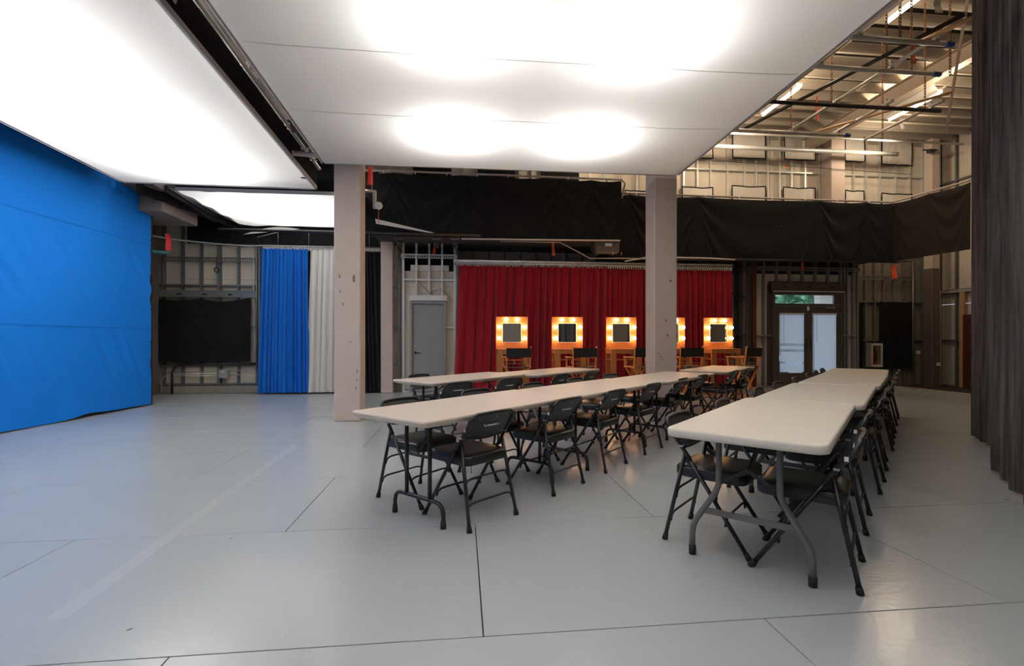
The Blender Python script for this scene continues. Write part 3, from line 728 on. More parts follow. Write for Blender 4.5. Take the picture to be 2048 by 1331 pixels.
# lit fabric ceilings
def softbox(cs, z, label, seams=(), skirts=(), wrap=(), sag=.03, seed=0, tall=''):
    nl, nr, fr_, fl_ = [Vector(c) for c in cs]      # near left, near right, far right, far left corners
    t = thing('fabric_ceiling', label, 'lit ceiling')
    def fn(u, v, dz=0):
        p = nl.lerp(nr, u).lerp(fl_.lerp(fr_, u), v); s = (1-(2*u-1)**6)*(1-(2*v-1)**6)
        zz = z-sag*s+.006*noise.noise(Vector((p.x*1.4, p.y*1.4, seed)))+dz
        if 'far_wrinkle' in wrap: zz += .012*math.sin((p.x-p.y)*9)*math.exp(-(u/.35)**2)
        return (p.x, p.y, zz)
    MB().grid(fn, 70, 80).build('diffusion_cloth', M['cloth'], t)
    for s_ in seams:
        MB().grid(lambda u, v: fn(.01+.98*u, s_+v*.0016, -.005), 50, 1).build('seam', M['cloth_seam'], t)
    top = z+.34; fr = MB()
    for a, b in ((nl, nr), (nr, fr_), (fr_, fl_), (fl_, nl)): fr.tube([(*a, z+.03), (*b, z+.03)], .025, 8)
    fr.build('frame_tube', M['cloth_edge'], t)
    for sd, (a, b) in (('l', (nl, fl_)), ('r', (nr, fr_)), ('n', (nl, nr)), ('f', (fl_, fr_))):
        off = {'l': Vector((-.03, 0)), 'r': Vector((.03, 0)), 'n': Vector((0, -.03)), 'f': Vector((0, .03))}[sd]
        a = a+off; b = b+off
        m_ = M['frontblack'] if sd in skirts else M['cloth_edge']; h_ = top if sd in skirts else z+.10
        zl = z+.045 if sd in skirts else z
        if sd == tall: h_ = z+1.4  # unseen tall skirt, raised to keep lamp light off the blue screen
        MB().bar((*a, (zl+h_)/2), (*b, (zl+h_)/2), .006, h_-zl).build('skirt', m_, t)
        if sd in skirts: MB().bar((*a, z+.02), (*b, z+.02), .012, .06).build('hem', M['cloth_edge'], t)
    return t
def ext(p, q, y):            # continue the line p-q to depth y
    f = (y-p[1])/(q[1]-p[1]); return (p[0]+(q[0]-p[0])*f, y)
mfl, mfr = atZ(648, 326, PZ), atZ(1353, 351, PZ)
mnl, mnr = ext(mfl, atZ(417, 0, PZ), -1.2), ext(mfr, atZ(1785, 0, PZ), -1.2)
softbox((mnl, mnr, mfr, mfl), PZ, 'large glowing white fabric ceiling over the tables', seams=(.655, .80), skirts=('l', 'n'))
lfl, lfr = atZ(245, 363, PZ), atZ(630, 377, PZ)
lnl, lnr = ext(lfl, atZ(0, 240, PZ), -1.2), ext(lfr, atZ(311, 0, PZ), -1.2)
softbox((lnl, lnr, lfr, lfl), PZ, 'brightest glowing fabric ceiling beside the blue screen', seams=(.5,), skirts=('r', 'f', 'l'), seed=4, tall='l')
RX, RF = mfr; LX = mfl[0]; LRX, LRF = lfr; LLX = lfl[0]
def lx(y): return ext(lnr, lfr, y)[0]
def mx_(y): return ext(mnl, mfl, y)[0]
TX0 = atZ(480, 447, PZ)[0]; TX1, TF = atZ(747, 458, PZ)
softbox(((TX0, 9.0), (TX1, 9.0), (TX1, TF-.1), (TX0, TF-.1)), PZ, 'small glowing fabric ceiling at the rear before the blue curtain', skirts=('l', 'r', 'n'), wrap=('far_wrinkle',), seed=8)
_q = [atY(750, 437, 9.9), atY(868, 465, 10.22), atY(868, 467, 10.22), atY(752, 447, 9.9)]
fm = MB().add([(_q[i][0], (9.9, 10.22, 10.22, 9.9)[i]+dy, _q[i][1]) for dy in (0, .004) for i in range(4)], [(0, 1, 2, 3), (7, 6, 5, 4)])
tag(fm.build('cloth_strip', M['whitecurt']), 'pale cloth strip pulled from the rear ceiling corner across the black valance', 'cloth strip')
fm = MB().grid(lambda u, v: (lerp(-4.95, -3.7, u), 11.5, lerp(3.62, 3.78, u)+v*.10*math.sin(PI*u)), 12, 2)
tag(fm.build('cloth_strip', M['whitecurt']), 'loose pale cloth corner hanging behind the rear lit ceiling', 'cloth strip')

# rigging in the slot between the left and middle fabric ceilings
P = lambda pts, r, m, lab, cat='pipe', name='rigging_pipe', group=None: pipe_thing(name, pts, r, m, lab, cat, group)
zt = PZ+.36
P([(lx(1.5)+.06, 1.5, zt), (LRX+.06, LRF+.05, zt)], .025, 'pipe', 'bright steel pipe running along the top of the black ceiling skirt')
P([(mx_(1.5)-.05, 1.5, zt+.02), (LX-.05, RF, zt+.02)], .02, 'darkpipe', 'dark pipe along the left edge of the middle fabric ceiling')
def clamp_mb():
    m_ = MB().box((-.03, -.025, -.035), (.03, .025, .035)).box((-.04, -.012, -.012), (.04, .012, .012)).tube([(0, 0, .03), (0, 0, .12)], .01, 6).tube([(-.06, 0, -.03), (.06, 0, -.03)], .012, 6)
    return m_.lathe([(0, .11), (.02, .11), (.02, .13), (0, .13)], n=6)
cl0 = None
WHERE = ['nearest the camera', 'second', 'third', 'fourth', 'farthest']
def clamp(p, label):
    global cl0
    if cl0 is None: cl0 = tag(clamp_mb().build('pipe_clamp', M['pipe'], None, p), label, 'clamp', 'pipe clamps on the rigging'); return cl0
    c = cl0.copy(); COL.objects.link(c); c.location = p; c['label'] = label; return c
for i, y in enumerate((3.45, 4.3, 5.6, 7.1, 8.3)):
    P([(lx(y)-.02, y, zt+.07), (mx_(y)+.1, y+.02, zt+.07)], .022, 'pipe', 'short steel cross pipe in the ceiling slot, '+WHERE[i]+(' of five' if 0 < i < 4 else ''), group='cross pipes in the ceiling slot')
    MB_ = MB().tube([(mx_(y)-.18, y+.02, zt+.07), (mx_(y)-.06, y+.02, zt+.07)], .026, 8)
    tag(MB_.build('pipe_sleeve', M['blueplastic']), 'blue plastic sleeve on the cross pipe in the ceiling slot, '+WHERE[i]+(' of five' if 0 < i < 4 else ''), 'sleeve', 'blue sleeves in the ceiling slot')
    clamp((lx(y)+.06, y, zt+.035), 'steel pipe clamp in the ceiling slot on the cross pipe, '+WHERE[i]+(' of five' if 0 < i < 4 else ''))
cw = thing('catwalk_grating', 'steel mesh catwalk grating above the ceiling slot', 'grating')
g_ = MB()
for i in range(64): g_.box((-2.9, 4.2+i*.055, 4.93), (-1.9, 4.206+i*.055, 4.96))
for i in range(19): g_.box((-2.9+i*.055, 4.2, 4.93), (-2.894+i*.055, 7.7, 4.96))
o = g_.build('mesh_bars', M['steel'], cw); o['kind'] = 'stuff'
MB().box((-2.94, 4.2, 4.86), (-2.9, 7.7, 5.0)).box((-1.9, 4.2, 4.86), (-1.86, 7.7, 5.0)).build('edge_rail', M['brown'], cw)
for i, y in enumerate((3.3, 4.85, 6.15, 7.3)):
    tag(MB().bbox((-3.1, y, 4.55), (-1.8, y+.28, 4.86), .01).build('cross_beam', M['brown2']), 'brown-painted steel cross beam above the ceiling slot, '+['nearest', 'second', 'third', 'farthest'][i]+' from the camera', 'beam', 'cross beams above the slot')
tag(MB().lathe([(0, -.16), (.05, -.16), (.085, -.08), (.09, 0), (.06, .10), (.025, .16), (.04, .2), (0, .2)], (mx_(6.75)-.2, 6.75, zt-.02), 12).tube([(mx_(6.75)-.2, 6.75, zt+.15), (mx_(6.75)-.2, 7.05, zt+.5), (mx_(6.75)-.2, 7.32, 4.56)], .008, 5).build('sandbag', M['bag']), 'brown sandbag hanging in the far end of the ceiling slot', 'sandbag')
tag(MB().grid(lambda u, v: (lerp(lx(3.7)+.06, lx(3.7)+.22, u)+.02*math.sin(v*9), lerp(3.0, 4.1, v), PZ+.08+.33*u+.03*math.sin(u*8+v*11)), 16, 16).build('plastic_wrap', M['plastic']), 'crumpled translucent plastic wrap at the near end of the ceiling slot', 'plastic wrap')
tag(MB().tube([(LX-.45, 7.3, 3.95), (LX+.2, 7.38, 3.95)], .04, 8).tube([(LX-.3, 7.3, 4.02), (LX+.1, 7.3, 4.02), (LX+.14, 7.35, 3.96)], .02, 8).build('rigging_pipe', M['column']), 'thick pipe stub beside the top of the left tan column', 'pipe')
tag(MB().lathe([(0, 0), (.045, 0), (.03, .01), (0, .012)], atZ(607, 356, PZ-.05)+(PZ-.048,), 10).build('cloth_mark', M['steel']), 'small grey smudge patch on the left fabric ceiling near its far corner', 'patch')

# red streamers and other things round the rear ceiling corner
def streamer(px0, py0, px1, py1, Y, label, m='tagred', wpx=10):
    x, zt_ = atY(px0, py0, Y); x2, zb_ = atY(px1, py1, Y); wd = wpx*(x**2+Y**2)**.5/FP*.5
    def fn(u, v):
        return (lerp(x, x2, v)+(u-.5)*2*wd*(.85+.15*v), Y+.02*math.sin(v*5)+.012*math.sin(u*3), lerp(zt_, zb_, v))
    return tag(MB().grid(fn, 3, 10).build('streamer', M[m]), label, 'streamer')
streamer(740, 333, 741, 370, 9.6, 'wide red streamer beside the left tan column at the valance')
streamer(335, 467, 338, 501, 9.9, 'red streamer on the curved curtain track at left', wpx=9)
streamer(871, 480, 868, 508, 11.2, 'red streamer hanging above the grey door', wpx=6)
streamer(1106, 483, 1107, 511, 10.9, 'orange-red streamer above the red curtains', 'tagorange', 6)
streamer(1606, 516, 1604, 541, 11.4, 'narrow red streamer above the double door', 'tagorange', 5)
streamer(1789, 529, 1788, 557, 12.6, 'red streamer with pointed top over the right recess', 'tagorange', 10)
streamer(1827, 88, 1825, 128, 6.5, 'orange-red streamer hanging from the ceiling chains', 'tagorange', 9)
streamer(1635, 192, 1634, 242, 8.6, 'narrow red streamer on the far pipe grid', 'tagorange', 4)
streamer(1878, -4, 1875, 27, 6.2, 'pale paper streamer near the top right corner', 'tagwhite', 14)
streamer(1804, 236, 1804, 259, 9.4, 'short pale paper streamer below the far lit tube', 'tagwhite', 7)
streamer(1568, 330, 1580, 336, 12.6, 'small red streamer caught on the upper stud wall', 'tagorange', 5)
rp = thing('rope_block', 'white pulley block with rope hanging at the rear ceiling corner', 'pulley')
x_, z_ = atY(751, 395, 9.7)
MB().tube([(x_-.07, 9.7, z_+.12), (x_-.07, 9.7, z_+.9)], .004, 5).build('rope', M['white'], rp)
MB().bbox((x_-.05, 9.67, z_-.22), (x_+.02, 9.73, z_+.14), .01).build('bracket', M['pipe'], rp)
MB().lathe([(0, -.03), (.07, -.03), (.08, 0), (.07, .03), (0, .03)], n=14, mtx=Matrix.Translation((x_+.06, 9.69, z_-.16)) @ Matrix.Rotation(PI/2, 4, 'X')).build('wheel', M['whitecurt'], rp)
MB().tube([(x_-.22, 9.68, z_+.12), (x_, 9.68, z_+.12)], .03, 8).build('pipe_stub', M['pipe'], rp)
MB().tube([(x_+.06, 9.7, z_-.2), (x_+.06, 9.7, z_-.5)], .006, 5).build('orange_cord', M['tagorange'], rp)
P([(TX1+.06, 9.0, PZ+.37), (TX1+.06, TF-.1, PZ+.37)], .025, 'pipe', 'steel pipe along the right side of the rear fabric ceiling')
for i, y in enumerate((9.3, 9.8, 10.4)): clamp((TX1+.07, y, PZ+.42), 'steel pipe clamp along the rear fabric ceiling, '+['nearest', 'middle', 'farthest'][i]+' of three')

# brown beams at far left
tag(MB().bbox((-7.6, 9.4, 3.58), (-5.45, 10.6, 3.86), .01)  .build('beam', M['brown2']), 'broad brown box beam beyond the top of the blue screen', 'beam')
tag(MB().bbox((-7.6, 9.0, 3.92), (-5.35, 9.35, 4.25), .01).build('beam', M['brown']), 'dark brown beam just above the broad box beam at left', 'beam')
P([(-5.35, 9.3, 3.98), (-5.25, 10.9, 3.80)], .07, 'darkpipe', 'thick dark duct pipe beside the brown beams at left')
# curtain tracks
def track(pts, label, n_hooks, m='steel_br', z_h=None):
    t = thing('curtain_track', label, 'curtain track')
    MB().tube(pts, .022, 6).build('track_rail', M[m], t)
    h_ = MB(); a = Vector(pts[-2]); b = Vector(pts[-1])
    for i in range(n_hooks):
        p = a.lerp(b, (i+.5)/n_hooks); h_.box((p.x-.012, p.y-.006, p.z-.075), (p.x+.012, p.y+.006, p.z-.02)); h_.lathe([(0, -.03), (.018, -.03), (.018, -.015), (0, -.015)], p, 6)
    o = h_.build('carrier_row', M['whitecurt'], t); o['kind'] = 'stuff'
    hg = MB()
    for i in range(4):
        p = a.lerp(b, (i+.5)/4); hg.tube([p, (p.x, p.y, p.z+.35)], .006, 5)
    hg.build('hanger_rods', M['steel'], t)
    return t
ax_, az_ = atY(278, 467, 9.0); 
pts = [(-7.3, 9.9, 3.50), (atY(278, 467, 10.1)[0], 10.1, atY(278, 467, 10.1)[1]), (atY(350, 479, 10.8)[0], 10.8, atY(350, 479, 10.8)[1]), (atY(430, 487, 11.15)[0], 11.15, atY(430, 487, 11.15)[1]), (atY(500, 492, 11.35)[0], 11.35, atY(500, 492, 11.35)[1]), (atY(525, 493, YC)[0], YC, 3.36), (atY(768, 493, YC)[0], YC, 3.36)]
track(pts, 'curved steel curtain track carrying the blue, white and black curtains', 60, 'steel')
track([(xa-.05, YR, 3.03), (xb+.02, YR, 3.01)], 'long steel curtain track carrying the red curtains', 120)
tag(MB().box((xa-.1, YR-.03, 3.05), (xb, YR+.05, 3.09)).build('track_channel', M['steel_br']), 'pale metal channel fixed above the red curtain track', 'metal strip')
P([(-7.4, 9.8, 3.02), (-6.0, 10.6, 3.02)], .035, 'teal', 'teal painted pipe beyond the blue screen edge')
# dark pipes below the valances
P([(-4.8, 10.1, 3.42), (.4, 10.1, 3.42)], .03, 'darkpipe', 'long black pipe above the curtain tracks at left')
P([(-4.4, 10.9, 3.44), (-3.9, 10.9, 3.58), (-.1, 10.9, 3.58)], .012, 'steel', 'thin conduit above the blue and white curtains')
P([(.0, 10.2, 3.36), (3.45, 10.2, 3.40)], .018, 'column', 'thin tan pipe along the bottom of the wide black valance')
q = [atY(p, y, 10.7) for p, y in ((1000, 482), (1120, 484), (1180, 516), (1246, 516), (1290, 517), (1300, 513))]
P([(x, 10.7, z) for x, z in q], .014, 'pipe', 'pale conduit bending down from the wide valance towards the right column')
q = [atY(p, y, 10.9) for p, y in ((1250, 522), (1290, 515), (1330, 514), (1420, 516), (1470, 519))]
P([(x, 10.9, z) for x, z in q], .018, 'whitecurt', 'pale flexible conduit under the long right valance')
P([(3.6, 10.95, 3.14), (10.9, 10.95, 3.18)], .03, 'darkpipe', 'long dark pipe along the bottom of the right valance')
x_, z_ = atY(1214, 493, 10.5)
eb = thing('electrical_box', 'brown electrical box with white sticker under the wide valance', 'electrical box')
MB().bbox((x_-.27, 10.45, z_-.14), (x_+.27, 10.65, z_+.15), .015).build('box_body', M['brown'], eb)
MB().box((x_-.06, 10.445, z_+.0), (x_+.10, 10.45, z_+.07)).build('sticker', M['white'], eb)
MB().tube([(x_-.34, 10.5, z_+.2), (x_-.34, 10.5, z_-.12), (x_-.2, 10.5, z_-.2)], .015, 6).build('cable', M['darkpipe'], eb)
for i, px in enumerate((1226, 1243)):
    x2, z2 = atY(px, 508, 10.45); MB().tube([(x2, 10.44, z2+.05), (x2-.01, 10.44, z2-.02)], .006, 5).build('plug_tip', M['white'], eb)
for i, (px, lab) in enumerate(((800, 'left'), (873, 'middle'), (910, 'right'))):
    x2, z2 = atY(px, 476, 10.3)
    tag(MB().bbox((x2-.1, 10.2, z2-.07), (x2+.1, 10.36, z2+.05), .01).lathe([(0, -.22), (.05, -.22), (.07, -.05), (0, -.05)], (x2, 10.28, z2), 8).build('pipe_hanger', M['darkpipe']), 'dark pipe hanger above the grey door, '+lab+' of three', 'hanger', 'pipe hangers above the grey door')

# conduits and box in the left recess
yy = 11.64
def Q(px, py): x, z = atY(px, py, yy); return (x, yy, z)
P([Q(344, 790), Q(344, 745), Q(348, 736), Q(356, 729), Q(372, 727), Q(513, 727)], .026, 'darkpipe', 'thick black conduit curving up under the black drape at left')
P([Q(323, 785), Q(323, 762), Q(327, 753), Q(338, 747), Q(433, 747)], .012, 'pipe', 'thin steel conduit in the left recess, outer of the two curved ones')
P([Q(339, 787), Q(339, 765), Q(343, 757), Q(352, 751), Q(433, 751)], .012, 'pipe', 'thin steel conduit in the left recess, inner of the two curved ones')
P([Q(300, 744), Q(433, 743)], .010, 'steel', 'straight thin conduit along the left recess wall')
P([Q(460, 741), Q(500, 741), Q(508, 737), Q(512, 733)], .012, 'pipe', 'upper conduit leaving the right side of the junction box')
P([Q(460, 749), Q(513, 749)], .012, 'pipe', 'lower conduit leaving the right side of the junction box')
x_, _, z_ = Q(449, 746)
jb = thing('junction_box', 'grey metal junction box low on the left recess wall', 'junction box')
MB().bbox((x_-.10, 11.56, z_-.10), (x_+.10, 11.68, z_+.09), .006).build('box_body', M['box'], jb)
MB().box((x_-.04, 11.556, z_+.03), (x_+.03, 11.56, z_+.055)).build('sticker', M['white'], jb)
P([Q(513, 510), Q(513, 735)], .014, 'steel', 'vertical conduit left of the blue curtain', group=None)
P([Q(507, 500), Q(507, 600), Q(509, 735)], .010, 'pipe', 'thinner vertical conduit left of the blue curtain')
x_, _, z_ = Q(435, 540)
tag(MB().tube(arc((x_, 11.6, z_), .05, 0, 2*PI, 12, 0), .012, 5).tube([(x_, 11.6, z_+.05), (x_, 11.6, z_+.3)], .006, 5).build('cable_coil', M['rubber']), 'small coiled black cable hanging on the left recess studs', 'cable')
ct = thing('equipment_cart', 'black tube-frame cart partly hidden by the blue screen', 'cart', (-6.75, 10.6, 0))
fr = MB().tube([(.3, 0, .12), (.3, 0, .97), (.28, 0, 1.0), (-.5, 0, 1.0), (-.5, 0, .12), (.3, 0, .12)], .018, 7).tube([(.3, 0, .5), (-.5, 0, .5)], .014, 7)
fr.build('cart_frame', M['black_metal'], ct)
for x in (.27, -.47): MB().lathe([(0, 0), (.05, 0), (.055, .015), (.05, .03), (0, .03)], n=12, mtx=Matrix.Translation((x, .015, .055)) @ Matrix.Rotation(PI/2, 4, 'X')).build('caster', M['whitecurt'], ct)

# fire extinguisher cabinet
fc = thing('extinguisher_cabinet', 'pale metal cabinet on the wall holding a fire extinguisher', 'cabinet')
xa_, zb_ = atY(1733, 733, 13.1); xb_, zt_ = atY(1756, 686, 13.1)
cb = MB()
for lo, hi in (((xa_, zb_), (xa_+.06, zt_)), ((xb_-.06, zb_), (xb_, zt_)), ((xa_+.06, zb_), (xb_-.06, zb_+.07)), ((xa_+.06, zt_-.07), (xb_-.06, zt_))): cb.bbox((lo[0], 12.93, lo[1]), (hi[0], 13.13, hi[1]), .005)
cb.build('cabinet_frame', M['whitecurt'], fc)
MB().box((xa_+.06, 13.12, zb_+.07), (xb_-.06, 13.13, zt_-.07)).build('back_panel', M['doorgrey'], fc)
MB().box((xa_+.055, 12.935, zb_+.065), (xb_-.055, 12.938, zt_-.065)).build('window_pane', M['glass'], fc)
xm_ = (xa_+xb_)/2-.03
fe = thing('fire_extinguisher', 'red fire extinguisher inside the pale wall cabinet', 'extinguisher', (xm_, 13.04, zb_+.07))
MB().lathe([(0, 0), (.065, 0), (.07, .02), (.07, .30), (.05, .36), (.02, .38), (0, .38)], n=14).build('cylinder_body', M['redpaint'], fe)
MB().lathe([(0, .38), (.02, .38), (.02, .42), (0, .42)]).bar((-.05, 0, .43), (.05, 0, .45), .02, .012).build('valve_handle', M['rubber'], fe)
MB().tube([(.02, 0, .40), (.09, -.01, .38), (.1, -.01, .2), (.09, -.01, .12)], .010, 6).build('hose', M['rubber'], fe)

# right recess: post, pipes
P([atY(1826, 520, 13.08)[:1]+(13.08, 3.6), atY(1826, 520, 13.08)[:1]+(13.08, .2)], .022, 'steel', 'vertical conduit right of the black panel in the right recess')
P([(11.0, 12.9, 3.05), (11.05, 12.9, 3.45), (11.3, 12.9, 3.55), (13.2, 12.9, 3.55)], .015, 'darkpipe', 'dark conduit over the slotted strip in the right recess')
for (px, py) in ((1835, 704), (1877, 728)):
    x2, z2 = atY(px, py, 13.0 if px < 1850 else 12.58)
    tag(MB().bbox((x2-.05, (12.95 if px < 1850 else 12.54), z2-.05), (x2+.05, (13.0 if px < 1850 else 12.6), z2+.05), .006).build('outlet_box', M['whitecurt']), 'small pale outlet box on the '+('right recess wall' if px < 1850 else 'far corner column'), 'outlet')
tag(MB().bbox((14.3, 11.55, -.15), (14.42, 12.35, 1.95), .01).build('post', M['redoxide']), 'dark red steel door post at the far right', 'post')
tag(MB().bbox((14.36, 12.38, -.15), (14.44, 12.5, 2.6), .01).build('post', M['pole']), 'pale wooden post beside the dark red one', 'post')
tag(MB().bbox((14.2, 12.95, -.15), (14.3, 13.05, 2.7), .01).build('post', M['steel_br']), 'bright galvanized post at the far right corner', 'post')

# ------------------------------------------------------------------ ceiling pipe grid at right
GZ = 5.2
def xe(px, py, z): return atZ(px, py, z)
for i, ((px, py), m_) in enumerate((((1893, 88), 'steel_br'), ((1868, 148), 'steel_br'), ((1880, 222), 'darkpipe'), ((1690, 270), 'pipe'))):
    X2, Y2 = xe(px, py, GZ)
    P([(3.6, Y2, GZ), (X2, Y2, GZ)], .034, m_, 'horizontal grid pipe under the roof, '+['nearest', 'second nearest', 'third nearest', 'farthest'][i]+' of four', group='grid pipes running across the hall')
    if i in (0, 1, 3): tag(MB().tube([(X2-.02, Y2, GZ), (X2+.10, Y2, GZ)], .036, 10).build('pipe_sleeve', M['blueplastic']), 'blue sleeve on the right end of the '+['nearest', 'second nearest', 'third', 'farthest'][i]+' grid pipe', 'sleeve', 'blue sleeves on grid pipe ends')
for i, (X, ya, yb, m_) in enumerate(((5.2, 1.5, 8.7, 'pipe'), (5.02, 1.5, 8.7, 'pipe'), (6.32, 5.5, 8.8, 'pipe'), (7.25, 7.4, 8.8, 'pipe'), (8.1, 7.3, 8.9, 'pipe'))):
    P([(X, ya, GZ+.07), (X, yb, GZ+.07)], .03, m_, 'grid pipe running away from the camera, '+['second', 'leftmost', 'third', 'fourth', 'rightmost'][i]+(' from the lit ceiling' if i not in (1, 4) else ' of five'), group='grid pipes running away from the camera')
P([(3.75, 12.3, 6.45), (12.2, 12.3, 6.45)], .06, 'steel_br', 'long pale pipe before the upper wall cloths')
P([(5.5, 11.9, 6.64), (13.8, 11.9, 6.64)], .03, 'pipe', 'thin pipe just above the long pale pipe at the upper wall')
P([(3.0, 12.7, 6.33), (13.0, 12.7, 6.05)], .008, 'darkpipe', 'thin dark cable strung across the upper wall cloths')
cl = [(5.2, 5.8), (5.2, 6.48), (6.32, 6.48), (5.2, 7.52), (6.32, 7.52), (6.32, 8.58), (7.25, 8.58), (8.1, 7.52), (7.25, 7.52), (6.32, 5.8)]
CLN = ['nearest pipe, beside the lit ceiling', 'second pipe, beside the lit ceiling', 'second pipe, at its middle', 'third pipe, beside the lit ceiling', 'third pipe, at its middle', 'farthest pipe, at its middle', 'farthest pipe, right of its middle', 'third pipe, at its right end', 'third pipe, right of its middle', 'nearest pipe, right of its middle']
for i, (x, y) in enumerate(cl): clamp((x, y, GZ+.03), 'steel clamp on the roof grid: '+CLN[i])
cm = MB()
for i in range(40):
    z = i*.048; a = i % 2
    ring = [((.016*math.cos(t), 0, .034*math.sin(t)+z) if a == 0 else (0, .016*math.cos(t), .034*math.sin(t)+z)) for t in [2*PI*k/8 for k in range(9)]]
    cm.tube(ring, .0065, 4, False)
ch0 = None
CHN = ['beside the nearest lit tube', 'right of the nearest lit tube', 'with the orange streamer', 'over the third grid pipe', 'at the far left of the grid', 'over the farthest grid pipe', 'at the right end of the third pipe', 'near the leaning bar']
for i, (px, py, y) in enumerate(((1773, 95, 6.48), (1800, 60, 5.8), (1823, 110, 6.48), (1663, 180, 7.52), (1582, 230, 8.58), (1765, 240, 8.6), (1850, 200, 7.55), (1900, 115, 6.5))):
    X = atY(px, py, y)[0]
    if ch0 is None: ch0 = tag(cm.build('chain', M['rust'], None, (X, y, GZ+.03)), 'rusty hanging chain '+CHN[i], 'chain', 'rusty chains holding the pipe grid')
    else:
        c = ch0.copy(); COL.objects.link(c); c.location = (X, y, GZ+.03); c['label'] = 'rusty hanging chain '+CHN[i]
# lit tubes
tl0 = None
for i, (X, y, lab) in enumerate(((7.13, 6.1, 'lit tube fixture nearest the top edge at right'), (7.13, 9.48, 'lit tube fixture beside the edge of the middle lit ceiling'), (10.35, 9.4, 'lit tube fixture at the far right under the pale beam'))):
    if tl0 is None:
        tl0 = thing('tube_light', lab, 'light', (X, y, 6.55), 0, 'bare tube lights under the roof')
        MB().bbox((-.06, 0, .05), (.06, 1.28, .12), .01).build('housing', M['fixture'], tl0)
        MB().add([(-.06, 0, .12), (-.25, 0, .28), (-.25, 1.28, .28), (-.06, 1.28, .12), (.06, 0, .12), (.25, 0, .28), (.25, 1.28, .28), (.06, 1.28, .12)], [(0, 1, 2, 3), (4, 7, 6, 5)]).build('reflector', M['fixture'], tl0)
        for k in range(2): MB().tube([(0, .02+k*.64, .015), (0, .62+k*.64, .015)], .022, 8).build('tube', M['tube'], tl0)
        MB().tube([(0, .1, .12), (0, .1, .5)], .006, 5).tube([(0, 1.15, .12), (0, 1.15, .5)], .006, 5).build('hanger_rods', M['steel'], tl0)
    else: dup(tl0, (X, y, 6.55), 0, lab)
for X, y in ((7.13, 6.75), (7.13, 10.1), (10.35, 10.0), (4.9, 8), (13, 8.5), (9.5, 6)):
    light('AREA', 'tube_glow_and_fill', (X, y, 6.88), 60, (1, .78, .54), .12, 1.2, rot=(PI, 0, 0))  # uplights added to carry the tubes' light onto the roof
for X, y, z, e in ((7.0, 11.6, 6.45, 60), (11.4, 11.6, 6.45, 70), (3.4, 11.8, 6.3, 45), (7.1, 9.3, 6.4, 45), (10.3, 9.0, 6.4, 40), (5.6, 7.6, 6.4, 40)):
    light('POINT', 'tube_glow_and_fill', (X, y, z), e, (1, .80, .58), .12)  # unseen fill points added to brighten the upper wall and door wall
p0 = atY(1892, 264, 8.7); p1 = atY(1940, -30, 6.3)
tag(MB().bar((p0[0], 8.7, p0[1]), (p1[0], 6.3, p1[1]), .075, .03, (0, 1, 0)).build('leaning_bar', M['column']), 'flat tan bar leaning up beside the charcoal curtain top', 'bar')
p0 = atZ(1630, 264, 5.28); p1 = atZ(1905, 184, 5.28)
tag(MB().tube([(p0[0], p0[1], 5.28), (p1[0], p1[1], 5.28)], .025, 8).build('wooden_pole', M['pole']), 'orange wooden pole lying on the grid, the farther one', 'pole')
p0 = atZ(1842, 82, 5.26); p1 = atZ(1965, 26, 5.26)
tag(MB().tube([(p0[0], p0[1], 5.26), (p1[0], p1[1], 5.26)], .03, 8).build('wooden_pole', M['pole']), 'orange wooden pole lying on the grid, the nearer one', 'pole')
p0 = atZ(1480, 262, 5.34); p1 = atZ(1930, 28, 5.34)
P([(p0[0], p0[1], 5.34), (p1[0], p1[1], 5.34)], .03, 'darkpipe', 'dark pipe crossing above the grid towards the charcoal curtain')
x_, z_ = atY(1862, 302, 12.45)
tag(MB().bbox((x_-.08, 12.4, z_-.05), (x_+.1, 12.52, z_+.05), .01).tube([(x_-.25, 12.45, z_+.02), (x_+.2, 12.45, z_+.04)], .02, 6).build('cable_clamp', M['darkpipe']), 'dark clamp holding the cable on the far corner column', 'clamp')

# ================================================================== FURNITURE
ORD = ['first', 'second', 'third', 'fourth', 'fifth', 'sixth', 'seventh', 'eighth']
